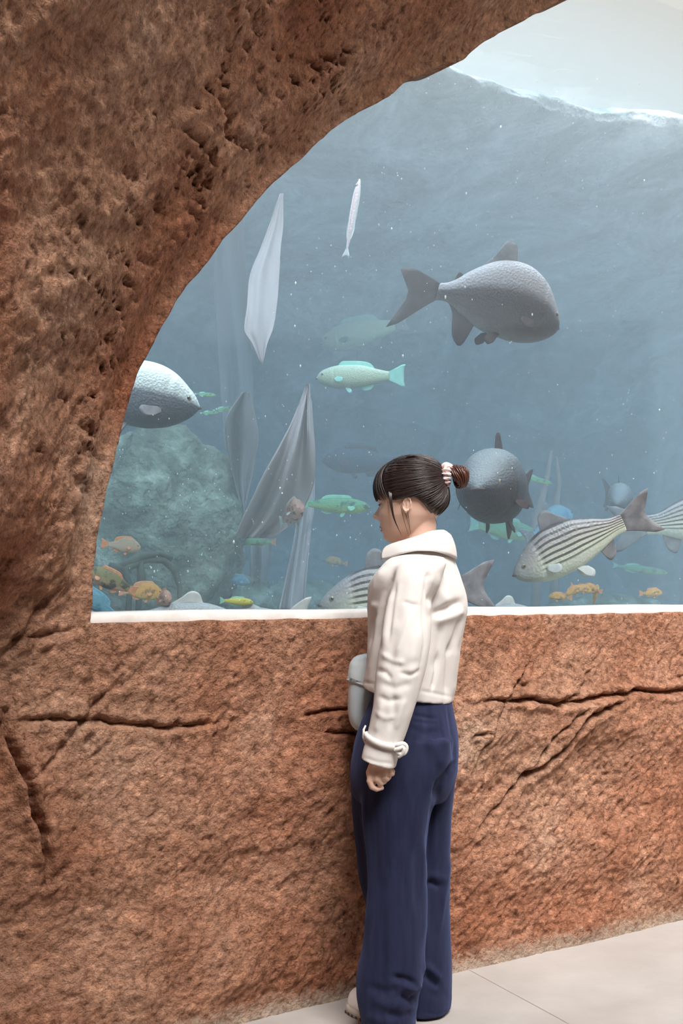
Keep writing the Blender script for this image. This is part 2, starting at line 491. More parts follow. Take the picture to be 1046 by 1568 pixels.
pf = [tuple(range(nn)), tuple(range(2 * nn - 1, nn - 1, -1))] + [(i, i + nn, (i + 1) % nn + nn, (i + 1) % nn) for i in range(nn)]
tag(mesh_obj('window_1', pv, pf, glass, smooth=False), kind='structure')

# ------------------------------------------------------------------ the tank: back cliff, ends, bottom
BN = 3.1                                    # depth of the back cliff behind the wall face
WS = 3.42                                   # water surface height
uu = np.linspace(-5.0, 7.5, 420)
prof = [(0.0, 2.6, 3.50), (0.12, 1.15, 3.47), (0.2, 0.95, 3.38), (0.35, 1.55, 3.12), (0.5, 2.45, 2.78), (0.65, 2.92, 2.3), (0.85, BN, 1.6), (1.0, BN - 0.1, 0.9)]
tt = np.linspace(0, 1, 230)
pr = interp(prof, tt)
U, T = np.meshgrid(uu, np.arange(len(tt)), indexing='ij')
U = U.ravel(); T = T.ravel().astype(int)
N_ = pr[T, 0].copy(); Z_ = pr[T, 1].copy()
C3 = np.c_[U, N_, Z_]
rel = fbm(C3 * 1.1, 4, 40) * 0.30 + fbm(C3 * [5, 5, 7], 4, 41) * 0.07 + (1 - 2 * abs(fbm(C3 * [3, 9, 9], 3, 44))) * 0.05
k_top = smooth01((Z_ - 2.6) / 0.8)
N_ += -rel * (1 - 0.62 * k_top); Z_ += rel * 0.22 * k_top + 0.012 * k_top * np.sin(U * 3.3 + 1)
Vc = np.c_[WX + U * CW - N_ * SW, WY + U * SW + N_ * CW, Z_]
cliff = new_mat('tank_cliff', rough=0.9, spec=0.1)
mottle(cliff, [(0.34, (0.09, 0.12, 0.13)), (0.47, (0.24, 0.27, 0.29)), (0.58, (0.46, 0.47, 0.48)), (0.70, (0.78, 0.76, 0.76))], scale=2.4, detail=10, rough=0.65, dist=0.6)
add_bump(cliff, 26, 0.8, 0.03, detail=6)
tag(mesh_obj('wall_back', Vc, grid_faces(len(uu), len(tt)), cliff), kind='structure')
# end walls and bottom of the tank
def slab(name, pts, th, mat):
    n = len(pts); P = [Vector(p) for p in pts]
    nrm = (P[1] - P[0]).cross(P[2] - P[0]).normalized() * th
    v = P + [p - nrm for p in P]
    f = [tuple(range(n)), tuple(range(2 * n - 1, n - 1, -1))] + [(i, i + n, (i + 1) % n + n, (i + 1) % n) for i in range(n)]
    return mesh_obj(name, v, f, mat, smooth=False)
tag(slab('wall_far_left', [wall_pt(-4.2, .9, .2), wall_pt(-4.2, .9, 3.6), wall_pt(-4.2, 4.4, 3.6), wall_pt(-4.2, 4.4, .2)], 0.1, cliff), kind='structure')
tag(slab('wall_far_right', [wall_pt(6.6, .9, .2), wall_pt(6.6, 4.4, .2), wall_pt(6.6, 4.4, 3.6), wall_pt(6.6, .9, 3.6)], 0.1, cliff), kind='structure')
gs, gn = np.meshgrid(np.linspace(-4.2, 6.6, 260), np.linspace(0.10, 3.7, 90), indexing='ij')
gs = gs.ravel(); gn = gn.ravel()
gz = 1.06 + fbm(np.c_[gs * 2, gn * 2, gs * 0], 4, 51) * 0.05 + 0.03 * fbm(np.c_[gs * 9, gn * 9, gs * 0], 3, 52)
sand = new_mat('tank_bottom', rough=0.9)
mottle(sand, [(0.35, (0.16, 0.15, 0.12)), (0.6, (0.34, 0.31, 0.26)), (0.75, (0.5, 0.47, 0.40))], scale=8)
tag(mesh_obj('floor_tank', np.c_[WX + gs * CW - gn * SW, WY + gs * SW + gn * CW, gz], grid_faces(260, 90), sand), kind='structure')

# ------------------------------------------------------------------ water: hazy body and rippled surface
wm = bpy.data.materials.new('hazy_water'); wm.use_nodes = True
nt = wm.node_tree; nt.nodes.clear()
out = nt.nodes.new('ShaderNodeOutputMaterial')
vs = nt.nodes.new('ShaderNodeVolumeScatter'); vs.inputs['Color'].default_value = (0.90, 0.93, 0.96, 1); vs.inputs['Density'].default_value = 0.28; vs.inputs['Anisotropy'].default_value = 0.2
va = nt.nodes.new('ShaderNodeVolumeAbsorption'); va.inputs['Color'].default_value = (0.24, 0.72, 1.0, 1); va.inputs['Density'].default_value = 0.27
ad = nt.nodes.new('ShaderNodeAddShader')
nt.links.new(vs.outputs[0], ad.inputs[0]); nt.links.new(va.outputs[0], ad.inputs[1]); nt.links.new(ad.outputs[0], out.inputs['Volume'])
def box_sn(s0, s1, n0, n1, z0, z1):
    v = [wall_pt(s, z, n) for z in (z0, z1) for s, n in ((s0, n0), (s1, n0), (s1, n1), (s0, n1))]
    return v, [(3, 2, 1, 0), (4, 5, 6, 7), (0, 1, 5, 4), (1, 2, 6, 5), (2, 3, 7, 6), (3, 0, 4, 7)]
v, f = box_sn(-4.1, 6.5, PN + 0.032, 3.65, 0.95, WS)
water = tag(mesh_obj('tank_water', v, f, wm, smooth=False), 'hazy blue-green water filling the tank behind the arched window', 'water', kind='stuff')

gs, gn = np.meshgrid(np.linspace(-4.1, 6.5, 420), np.linspace(PN + 0.04, 1.5, 120), indexing='ij')
gs = gs.ravel(); gn = gn.ravel()
gz = WS + 0.012 + fbm(np.c_[gs * 3.0, gn * 5, gs * 0], 3, 61) * 0.016
rip = bpy.data.materials.new('rippled_surface'); rip.use_nodes = True
nt = rip.node_tree; nt.nodes.clear()
out = nt.nodes.new('ShaderNodeOutputMaterial')
tr = nt.nodes.new('ShaderNodeBsdfTransparent'); gl = nt.nodes.new('ShaderNodeBsdfGlossy'); gl.inputs['Roughness'].default_value = 0.12
nz = nt.nodes.new('ShaderNodeTexNoise'); nz.inputs['Scale'].default_value = 9; nz.inputs['Detail'].default_value = 3
bpn = nt.nodes.new('ShaderNodeBump'); bpn.inputs['Strength'].default_value = 0.5; bpn.inputs['Distance'].default_value = 0.02
nt.links.new(nz.outputs['Fac'], bpn.inputs['Height']); nt.links.new(bpn.outputs[0], gl.inputs['Normal'])
mxs = nt.nodes.new('ShaderNodeMixShader'); mxs.inputs[0].default_value = 0.12
nt.links.new(tr.outputs[0], mxs.inputs[1]); nt.links.new(gl.outputs[0], mxs.inputs[2]); nt.links.new(mxs.outputs[0], out.inputs['Surface'])
tag(mesh_obj('water_surface', np.c_[WX + gs * CW - gn * SW, WY + gs * SW + gn * CW, gz], grid_faces(420, 120), rip),
    'rippled water surface under the white sky at the top of the tank', 'water surface', kind='stuff')

# unseen rock slab added behind the viewer to cut light from the horizon
tag(slab('sky_blocker_rear', [(-6, -2.6, 0), (7, -2.6, 0), (7, -2.6, 3.0), (-6, -2.6, 3.0)], 0.2, rock), kind='structure')

tag(slab('sky_blocker_top', [(-6, -2.8, 3.1), (7, -2.8, 3.1), (7, 0.9, 3.3), (-6, 0.9, 3.3)], 0.2, rock), kind='structure')  # unseen slab added overhead to keep sky light off the upper rock

tag(slab('sky_blocker_left', [(-5.2, -2.6, 0), (-5.2, 1.4, 0), (-5.2, 1.4, 3.1), (-5.2, -2.6, 3.1)], 0.2, rock), kind='structure')  # unseen slab added to close the left end against ambient light
tag(slab('sky_blocker_right', [(5.6, -2.6, 0), (5.6, -2.6, 3.1), (5.6, 4.6, 3.1), (5.6, 4.6, 0)], 0.2, rock), kind='structure')  # added out of view on the right, also to lower the ambient light
# ------------------------------------------------------------------ fish
def attr_mat(name, build, rough=0.45, spec=0.4):
    m = new_mat(name, rough=rough, spec=spec)
    ah = nd(m, 'ShaderNodeAttribute'); ah.attribute_name = 'hfrac'
    ax = nd(m, 'ShaderNodeAttribute'); ax.attribute_name = 'xfrac'
    build(m, ah, ax)
    return m

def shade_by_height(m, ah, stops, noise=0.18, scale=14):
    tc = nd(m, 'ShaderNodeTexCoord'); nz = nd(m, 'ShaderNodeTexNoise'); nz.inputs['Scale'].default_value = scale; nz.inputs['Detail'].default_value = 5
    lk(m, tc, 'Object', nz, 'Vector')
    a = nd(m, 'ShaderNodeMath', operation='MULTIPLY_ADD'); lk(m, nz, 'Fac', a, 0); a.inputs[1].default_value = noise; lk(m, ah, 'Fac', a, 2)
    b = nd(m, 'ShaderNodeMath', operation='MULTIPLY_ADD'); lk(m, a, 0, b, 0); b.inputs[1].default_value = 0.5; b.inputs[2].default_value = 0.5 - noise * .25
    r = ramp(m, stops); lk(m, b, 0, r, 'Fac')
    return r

def mk_scales(m, scale=60, strength=0.5, dist=0.01):
    tc = nd(m, 'ShaderNodeTexCoord'); vo = nd(m, 'ShaderNodeTexVoronoi'); vo.inputs['Scale'].default_value = scale
    lk(m, tc, 'Object', vo, 'Vector')
    bp = nd(m, 'ShaderNodeBump'); bp.inputs['Strength'].default_value = strength; bp.inputs['Distance'].default_value = dist
    lk(m, vo, 'Distance', bp, 'Height'); lk(m, bp, 'Normal', bsdf(m), 'Normal')
    return vo

def body_mat(name, stops, noise=0.18, scale=14, scales=60, rough=0.45):
    def b(m, ah, ax):
        r = shade_by_height(m, ah, stops, noise, scale); lk(m, r, 'Color', bsdf(m), 'Base Color')
        mk_scales(m, scales, 0.35, 0.008)
    return attr_mat(name, b, rough)

def striped_mat(name):
    def b(m, ah, ax):
        r = shade_by_height(m, ah, [(0.0, (0.72, 0.74, 0.62)), (0.35, (0.74, 0.72, 0.58)), (0.6, (0.58, 0.52, 0.46)), (0.82, (0.38, 0.33, 0.33)), (1.0, (0.30, 0.28, 0.30))], 0.08)
        mm = nd(m, 'ShaderNodeMath', operation='MULTIPLY_ADD'); lk(m, ah, 'Fac', mm, 0); mm.inputs[1].default_value = 27.0; mm.inputs[2].default_value = 0.6
        sn = nd(m, 'ShaderNodeMath', operation='SINE'); lk(m, mm, 0, sn, 0)
        st = nd(m, 'ShaderNodeMapRange'); lk(m, sn, 0, st, 'Value'); st.inputs['From Min'].default_value = -0.05; st.inputs['From Max'].default_value = 0.55
        # stripes only on the flank behind the gills and above the belly
        hm = nd(m, 'ShaderNodeMapRange'); lk(m, ah, 'Fac', hm, 'Value'); hm.inputs['From Min'].default_value = -0.55; hm.inputs['From Max'].default_value = -0.40
        xm = nd(m, 'ShaderNodeMapRange'); lk(m, ax, 'Fac', xm, 'Value'); xm.inputs['From Min'].default_value = 0.19; xm.inputs['From Max'].default_value = 0.27
        p1 = nd(m, 'ShaderNodeMath', operation='MULTIPLY'); lk(m, st, 'Result', p1, 0); lk(m, hm, 'Result', p1, 1)
        p2 = nd(m, 'ShaderNodeMath', operation='MULTIPLY'); lk(m, p1, 0, p2, 0); lk(m, xm, 'Result', p2, 1)
        p3 = nd(m, 'ShaderNodeMath', operation='MULTIPLY'); lk(m, p2, 0, p3, 0); p3.inputs[1].default_value = 0.9
        mx = nd(m, 'ShaderNodeMix', data_type='RGBA'); lk(m, p3, 0, mx, 'Factor'); lk(m, r, 'Color', mx, 6); mx.inputs[7].default_value = (0.05, 0.04, 0.04, 1)
        # head darker and greyer than the flank
        xh = nd(m, 'ShaderNodeMapRange'); lk(m, ax, 'Fac', xh, 'Value'); xh.inputs['From Min'].default_value = 0.10; xh.inputs['From Max'].default_value = 0.24; xh.inputs['To Min'].default_value = 0.75; xh.inputs['To Max'].default_value = 0
        m2 = nd(m, 'ShaderNodeMix', data_type='RGBA'); lk(m, xh, 'Result', m2, 'Factor'); lk(m, mx, 2, m2, 6); m2.inputs[7].default_value = (0.30, 0.28, 0.29, 1)
        lk(m, m2, 2, bsdf(m), 'Base Color')
        mk_scales(m, 48, 0.3, 0.005)
    return attr_mat(name, b, 0.4, 0.5)

def spotted_mat(name, base, spots, scale=9, th=0.45, belly=None):
    def b(m, ah, ax):
        r = shade_by_height(m, ah, [(0.1, belly or base), (0.6, base), (1.0, tuple(c * .6 for c in base))], 0.2)
        tc = nd(m, 'ShaderNodeTexCoord'); nz = nd(m, 'ShaderNodeTexNoise'); nz.inputs['Scale'].default_value = scale; nz.inputs['Detail'].default_value = 4
        lk(m, tc, 'Object', nz, 'Vector')
        mr = nd(m, 'ShaderNodeMapRange'); lk(m, nz, 'Fac', mr, 'Value'); mr.inputs['From Min'].default_value = th; mr.inputs['From Max'].default_value = th + .12
        mx = nd(m, 'ShaderNodeMix', data_type='RGBA'); lk(m, mr, 'Result', mx, 'Factor'); lk(m, r, 'Color', mx, 6); mx.inputs[7].default_value = (*spots, 1)
        lk(m, mx, 2, bsdf(m), 'Base Color'); mk_scales(m, 50, 0.3, 0.006)
    return attr_mat(name, b, 0.5)

def fin_mat(name, c1, c2, rough=0.55):
    m = new_mat(name, c1, rough, 0.3)
    mottle(m, [(0.35, c1), (0.65, c2)], scale=9, stretch=(1, 1, 1), detail=4)
    return m

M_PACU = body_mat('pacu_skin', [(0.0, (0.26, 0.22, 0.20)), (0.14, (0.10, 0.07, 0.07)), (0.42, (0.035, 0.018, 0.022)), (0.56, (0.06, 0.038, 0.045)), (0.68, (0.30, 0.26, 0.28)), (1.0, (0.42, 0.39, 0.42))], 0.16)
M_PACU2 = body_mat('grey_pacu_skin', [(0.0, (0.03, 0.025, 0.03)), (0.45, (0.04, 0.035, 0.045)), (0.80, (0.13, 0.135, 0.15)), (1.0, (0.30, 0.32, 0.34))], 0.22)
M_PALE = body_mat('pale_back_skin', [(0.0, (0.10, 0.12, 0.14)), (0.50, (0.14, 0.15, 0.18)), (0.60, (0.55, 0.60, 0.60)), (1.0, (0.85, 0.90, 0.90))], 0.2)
M_STRIPE = striped_mat('striped_scales')
M_GREEN = spotted_mat('green_spotted_skin', (0.16, 0.45, 0.22), (0.06, 0.14, 0.12), 7, 0.55, (0.45, 0.62, 0.20))
M_YGREEN = body_mat('yellow_green_skin', [(0.0, (0.35, 0.40, 0.28)), (0.3, (0.62, 0.66, 0.42)), (0.7, (0.60, 0.66, 0.45)), (1.0, (0.70, 0.80, 0.62))], 0.25)
M_SILVER = body_mat('silver_skin', [(0.0, (0.70, 0.62, 0.52)), (0.5, (0.55, 0.48, 0.38)), (1.0, (0.30, 0.26, 0.20))], 0.25)
M_BROWN = spotted_mat('brown_olive_skin', (0.30, 0.28, 0.13), (0.10, 0.09, 0.06), 6, 0.5, (0.62, 0.36, 0.26))
M_ORANGE = spotted_mat('orange_mottled_skin', (0.80, 0.40, 0.10), (0.35, 0.20, 0.10), 6, 0.52, (0.85, 0.55, 0.20))
M_YELLOW = spotted_mat('yellow_skin', (0.70, 0.62, 0.12), (0.30, 0.28, 0.08), 7, 0.60)
M_PINK = spotted_mat('pinkish_skin', (0.55, 0.33, 0.27), (0.28, 0.15, 0.12), 8, 0.5, (0.75, 0.5, 0.45))
M_BLUE = spotted_mat('blue_skin', (0.18, 0.42, 0.55), (0.10, 0.25, 0.40), 6, 0.55)
M_DARK = body_mat('dark_skin', [(0, (0.01, 0.03, 0.06)), (1, (0.02, 0.05, 0.09))], 0.1)
M_PSILV = body_mat('pink_silver_skin', [(0, (0.75, 0.70, 0.72)), (0.5, (0.65, 0.35, 0.36)), (0.65, (0.85, 0.82, 0.84)), (1, (0.7, 0.7, 0.72))], 0.3, rough=0.3)
M_GREYB = body_mat('grey_belly_skin', [(0, (0.5, 0.5, 0.48)), (1, (0.32, 0.34, 0.36))], 0.2)
F_DARK = fin_mat('dark_fin', (0.04, 0.022, 0.025), (0.085, 0.05, 0.055))
F_GREY = fin_mat('grey_fin', (0.17, 0.16, 0.18), (0.30, 0.28, 0.29))
F_PALE = fin_mat('pale_fin', (0.50, 0.50, 0.50), (0.62, 0.62, 0.60))
F_GREEN = fin_mat('green_fin', (0.25, 0.55, 0.40), (0.35, 0.70, 0.50))
F_TURQ = fin_mat('turquoise_fin', (0.30, 0.75, 0.60), (0.50, 0.85, 0.70))
F_ORANGE = fin_mat('orange_fin', (0.62, 0.25, 0.12), (0.75, 0.40, 0.25))
F_BLUE = fin_mat('blue_fin', (0.15, 0.35, 0.5), (0.25, 0.5, 0.6))
EYE_M = new_mat('fish_eye_iris', (0.30, 0.26, 0.18), 0.15, 0.8)
PUP_M = new_mat('fish_eye_pupil', (0.01, 0.01, 0.012), 0.1, 0.8)
MOUTH_M = new_mat('fish_mouth', (0.16, 0.11, 0.11), 0.5)

# body profiles: t (0 snout .. 1 tail root), top, bottom, half width, all as fractions of body length
PROF = {
 'pacu':   [(0, .00, -.02, .012), (.03, .055, -.07, .05), (.10, .13, -.14, .085), (.22, .225, -.21, .115), (.40, .27, -.25, .125), (.60, .24, -.235, .105), (.78, .15, -.155, .062), (.92, .065, -.07, .028), (1, .055, -.058, .018)],
 'striped':[(0, -.03, -.055, .012), (.03, .0, -.085, .04), (.10, .05, -.12, .062), (.22, .115, -.155, .085), (.38, .155, -.17, .095), (.55, .155, -.16, .09), (.75, .11, -.115, .06), (.92, .06, -.065, .03), (1, .058, -.06, .018)],
 'long':   [(0, .0, -.02, .012), (.04, .045, -.05, .045), (.15, .09, -.09, .075), (.35, .12, -.12, .085), (.6, .115, -.11, .075), (.85, .07, -.07, .04), (1, .045, -.045, .02)],
 'cichlid':[(0, .0, -.03, .012), (.04, .06, -.07, .05), (.14, .15, -.12, .08), (.32, .22, -.17, .095), (.55, .21, -.165, .085), (.8, .10, -.10, .045), (1, .06, -.06, .02)],
 'slim':   [(0, .0, -.01, .01), (.06, .025, -.03, .02), (.3, .06, -.06, .035), (.6, .055, -.06, .032), (.9, .022, -.025, .014), (1, .015, -.015, .008)],
}
FINS = {  # name, root (x0,x1 as t), side (+1 top, -1 bottom), edge points (t, h beyond body)
 'pacu': dict(dorsal=[(.46, .02), (.50, .13), (.56, .15), (.64, .06), (.70, .02)], anal=[(.66, -.0), (.74, -.20), (.80, -.18), (.86, -.03), (.90, -.0)],
              adipose=[(.84, .01), (.87, .045), (.895, .01)], tail=(.30, .22, .10), pect=(.27, -.13, .17), pelv=(.50, .12)),
 'striped': dict(dorsal=[(.34, .0), (.38, .105), (.43, .12), (.52, .06), (.60, .015)], anal=[(.74, 0), (.80, -.10), (.85, -.09), (.88, -.02)],
              tail=(.34, .22, .10), pect=(.26, -.10, .12), pelv=(.52, .13)),
 'long': dict(dorsal=[(.30, .01), (.36, .05), (.55, .05), (.75, .045), (.80, .01)], anal=[(.60, 0), (.66, -.05), (.76, -.05), (.80, 0)], tail=(.18, .12, .03), pect=(.26, -.02, .14), pelv=(.42, .09)),
 'cichlid': dict(dorsal=[(.24, .01), (.32, .06), (.6, .07), (.80, .09), (.84, .01)], anal=[(.60, 0), (.68, -.06), (.80, -.09), (.84, 0)], tail=(.24, .16, .03), pect=(.30, -.03, .15), pelv=(.40, .12)),
 'slim': dict(dorsal=[(.55, .0), (.65, .03), (.85, .02), (.88, 0)], anal=[(.6, 0), (.7, -.03), (.85, -.02), (.88, 0)], tail=(.12, .06, .03), pect=(.2, -.01, .08), pelv=(.5, .04)),
}

def fish(name, kind, c_px, n, length_px, ang, yaw, mat, fin, label, cat='fish', group=None, bend=0.0, vbend=0.0, roll=0.0,
         up=None, fat=1.0, deep=1.0, tailk=1.0, small=False, tail_m=None, anal_m=None, dors_m=None, pect_m=None, center='body', mouth=True, eye=0.022):
    root = empty(name)
    tag(root, label, cat, group)
    c = px_at(c_px[0], c_px[1], n)
    a, y = math.radians(ang), math.radians(yaw)
    fwd = Vector((math.cos(a) * math.cos(y), math.sin(y), math.sin(a) * math.cos(y)))
    upv = Vector(up) if up else Vector((0, 0, 1))
    upv = (upv - fwd * upv.dot(fwd)).normalized()
    lat = upv.cross(fwd).normalized()
    R = Matrix((fwd, lat, upv)).transposed()
    R = R @ Matrix.Rotation(math.radians(roll), 3, 'X')
    L = length_px * c.y / FPX
    root.location = c
    root.rotation_euler = R.to_euler()
    root.scale = (L, L, L)
    pr = [(p[0], p[1] * deep, p[2] * deep, p[3] * fat) for p in PROF[kind]]
    fn = FINS[kind]
    def warp(P):
        P = np.array(P, float); t = 0.5 - P[:, 0]
        k = np.clip(t, -0.2, 1.6)
        P[:, 1] += bend * k * k * np.where(k > 0, 1, .3)
        P[:, 2] += vbend * (k - 0.5) ** 2 * np.where(k > 0.5, 1.0, 0.8)
        return P
    nu, nv = (30, 16) if small else (64, 36)
    t = (1 - np.cos(np.linspace(0, 1, nu) * math.pi)) / 2 * 0.35 + np.linspace(0, 1, nu) * 0.65
    q = interp(pr, t)
    ph = np.linspace(0, 2 * math.pi, nv, endpoint=False)
    T, PH = np.meshgrid(t, ph, indexing='ij')
    top, bot, w = q[:, 0][:, None], q[:, 1][:, None], q[:, 2][:, None]
    mid = (top + bot) / 2; half = (top - bot) / 2
    sn, cs = np.sin(PH), np.cos(PH)
    z = mid + half * sn
    yv = w * np.sign(cs) * np.abs(cs) ** 0.9
    # gill cover edge and mouth line
    gill = 0.22 + 0.05 * np.cos(PH * 1.0) ** 2 * 0 + 0.03 * (1 - sn ** 2)
    yv = yv * (1 - 0.10 * np.exp(-((T - gill) / 0.012) ** 2) * (np.abs(sn) < 0.85) + 0.05 * np.exp(-((T - gill + 0.03) / 0.025) ** 2))
    x = 0.5 - T
    P = np.stack([x, yv, z], -1).reshape(-1, 3)
    n0 = len(P)
    P = np.vstack([P, [[0.502, 0, (pr[0][1] + pr[0][2]) / 2], [-0.5, 0, 0]]])
    f = grid_faces(nu, nv, False, True)[:, ::-1].tolist()
    f += [(n0, (j) % nv, (j + 1) % nv) for j in range(nv)]
    f += [(n0 + 1, (nu - 1) * nv + (j + 1) % nv, (nu - 1) * nv + j) for j in range(nv)]
    body = mesh_obj('body', warp(P), f, mat, root)
    for an, arr in (('hfrac', sn), ('xfrac', T)):
        at = body.data.attributes.new(an, 'FLOAT', 'POINT')
        at.data.foreach_set('value', np.r_[arr.ravel(), 0, 0].astype(np.float32))
    def sheet(nm, rootp, edgep, th, m, frame=None, rays=1.0):
        rp = resample_n(rootp, 14); ep = resample_n(edgep, 14)
        rows = 6; v = []
        for side in (1, -1):
            for i in range(rows):
                k = i / (rows - 1)
                pts = rp * (1 - k) + ep * k
                thick = th * (1 - 0.85 * k)
                for j, p in enumerate(pts):
                    w_ = thick * (1 + 0.35 * math.sin(j * 2.9)) * side
                    v.append((p[0], w_, p[1]))
        v = np.array(v)
        if frame is not None: v = v @ np.array(frame[0]).T + np.array(frame[1])
        g = grid_faces(rows, 14); nn_ = rows * 14
        ff = g.tolist() + (g[:, ::-1] + nn_).tolist()
        ring = [j for j in range(14)] + [i * 14 + 13 for i in range(1, rows)] + [(rows - 1) * 14 + j for j in range(12, -1, -1)] + [i * 14 for i in range(rows - 2, 0, -1)]
        for a_, b_ in zip(ring, ring[1:] + ring[:1]): ff.append((b_, a_, a_ + nn_, b_ + nn_))
        return mesh_obj(nm, warp(v) if frame is None else warp(v), ff, m, root)
    def resample_n(P, n_):
        P = np.array(P, float); d = np.r_[0, np.cumsum(np.hypot(*np.diff(P, axis=0).T))]
        if len(P) > 2: return interp(np.c_[d, P], np.linspace(0, d[-1], n_))
        return P[0] + (P[1] - P[0]) * np.linspace(0, 1, n_)[:, None]
    def body_z(tt, sgn):
        qq = interp(pr, tt)[0]
        return qq[0] * 0.93 if sgn > 0 else qq[1] * 0.93
    def ridge(pts, sgn, nm, m):
        rt = [(0.5 - tt, body_z(tt, sgn)) for tt in np.linspace(pts[0][0], pts[-1][0], 8)]
        ed = [(0.5 - tt, body_z(min(tt, 1), sgn) + h * deep) for tt, h in pts]
        sheet(nm, rt, ed, 0.007, m)
    ridge(fn['dorsal'], 1, 'dorsal_fin', dors_m or fin)
    ridge(fn['anal'], -1, 'anal_fin', anal_m or fin)
    if 'adipose' in fn and not small: ridge(fn['adipose'], 1, 'adipose_fin', fin)
    ln, sp, notch = fn['tail']; ln *= tailk; sp *= tailk
    zt, zb = pr[-1][1] * .9, pr[-1][2] * .9
    sheet('tail_fin', [(-.485, zt), (-.49, 0), (-.485, zb)],
          [(-.5 - ln * .35, sp * .62), (-.5 - ln * .80, sp * .98), (-.5 - ln, sp), (-.5 - ln * .86, sp * .62), (-.5 - ln + notch, 0.0), (-.5 - ln * .86, -sp * .62), (-.5 - ln, -sp), (-.5 - ln * .80, -sp * .98), (-.5 - ln * .35, -sp * .62)], 0.010, tail_m or fin)
    if not small or kind == 'cichlid':
        px_, pz_, pl_ = fn['pect']
        wq = interp(pr, px_)[0]
        for sd in (1, -1):
            # paired fins fold out from the flank, pointing back and down
            fr = np.array([[0.92, 0, -0.10], [-0.34 * sd, 1, -0.35 * sd], [0.0, 0.3, 0.93]])
            sheet('pectoral_fin', [(0, 0.02), (0, -0.02)], [(-pl_ * .9, 0.0), (-pl_, -.03), (-pl_ * .75, -.075), (-pl_ * .3, -.06)], 0.004, pect_m or fin,
                  (fr, (0.5 - px_, wq[2] * 0.90 * sd, pz_ * deep * .75)))
            xq, ql = fn['pelv']
            fr = np.array([[0.95, 0, 0.05], [0, 1, -0.30 * sd], [0, 0.2, 0.95]])
            zq = interp(pr, xq)[0][1]
            sheet('pelvic_fin', [(0.02, 0), (-0.02, 0)], [(-ql * .2, -ql * .75), (-ql * .55, -ql * .95), (-ql * .85, -ql * .6), (-ql * .6, -ql * .15)], 0.004, pect_m or fin,
                  (fr, (0.5 - xq, interp(pr, xq)[0][2] * .35 * sd, zq * .92)))
    qe = interp(pr, 0.095)[0]
    for sd in (1, -1):
        v, ff = sphere_vf(eye, 12, 10)
        v = np.array(v) * [1, .6, 1] + [0.5 - 0.095, sd * qe[2] * 0.90, (qe[0] + qe[1]) / 2 + 0.30 * (qe[0] - qe[1]) / 2]
        e_ = mesh_obj('eye', warp(v), ff, EYE_M, root)
        if not small:
            v, ff = sphere_vf(eye * .62, 10, 8)
            v = np.array(v) * [1, .6, 1] + [0.5 - 0.095, sd * (qe[2] * 0.90 + eye * .30), (qe[0] + qe[1]) / 2 + 0.30 * (qe[0] - qe[1]) / 2]
            mesh_obj('pupil', warp(v), ff, PUP_M, e_)
    if mouth and not small:
        zz = (pr[0][1] + pr[0][2]) / 2
        v, ff = tube([(0.462, -pr[1][3] * .8, zz - .012), (0.49, -pr[0][3] * 1.8, zz - .004), (0.505, 0, zz), (0.49, pr[0][3] * 1.8, zz - .004), (0.462, pr[1][3] * .8, zz - .012)], [.004, .009, .011, .009, .004], 8)
        mesh_obj('mouth', warp(np.array(v)), ff, MOUTH_M, root)
    return root

def sphere_vf(r, nu=16, nv=12, c=(0, 0, 0)):
    v = []; f = []
    for i in range(nv + 1):
        th_ = math.pi * i / nv
        for j in range(nu):
            p = 2 * math.pi * j / nu
            v.append((c[0] + r * math.sin(th_) * math.cos(p), c[1] + r * math.sin(th_) * math.sin(p), c[2] + r * math.cos(th_)))
    for i in range(nv):
        for j in range(nu):
            j2 = (j + 1) % nu
            a, b, c_, d = i * nu + j, (i + 1) * nu + j, (i + 1) * nu + j2, i * nu + j2
            if i == 0: f.append((a, b, c_))
            elif i == nv - 1: f.append((a, b, d))
            else: f.append((a, b, c_, d))
    return v, f

# --- the large fish
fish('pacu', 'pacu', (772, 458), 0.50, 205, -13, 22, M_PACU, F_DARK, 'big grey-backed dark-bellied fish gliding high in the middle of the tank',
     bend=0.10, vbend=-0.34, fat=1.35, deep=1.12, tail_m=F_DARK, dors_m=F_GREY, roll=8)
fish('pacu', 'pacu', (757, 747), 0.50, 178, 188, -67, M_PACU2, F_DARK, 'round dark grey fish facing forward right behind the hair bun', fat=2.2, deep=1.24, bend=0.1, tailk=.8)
fish('striped_fish', 'striped', (866, 836), 0.36, 184, 203, -6, M_STRIPE, F_GREY, 'silver fish with dark lengthwise stripes, swimming down to the left beside the woman',
     group=None, bend=0.10, tailk=0.85, pect_m=F_PALE, deep=1.32)
fish('striped_fish', 'striped', (1088, 790), 0.55, 205, 8, 4, M_STRIPE, F_GREY, 'striped silver fish cut off by the right edge, only its rear half in view', tailk=.8, deep=1.25)
fish('striped_fish', 'striped', (594, 908), 0.42, 212, 184, 0, M_STRIPE, F_GREY, 'striped silver fish low behind the woman, head left of her jacket', tailk=.85, deep=1.25, pect_m=F_PALE)
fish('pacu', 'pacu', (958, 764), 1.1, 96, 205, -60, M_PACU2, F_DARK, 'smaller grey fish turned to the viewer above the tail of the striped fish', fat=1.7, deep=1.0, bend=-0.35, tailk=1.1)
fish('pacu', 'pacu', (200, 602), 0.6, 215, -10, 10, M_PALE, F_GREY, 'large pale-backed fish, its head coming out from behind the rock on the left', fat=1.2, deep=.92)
fish('blue_fish', 'pacu', (846, 802), 1.1, 92, 30, 35, M_BLUE, F_GREY, 'blue-grey fish mostly hidden behind the striped fish', fat=1.3)
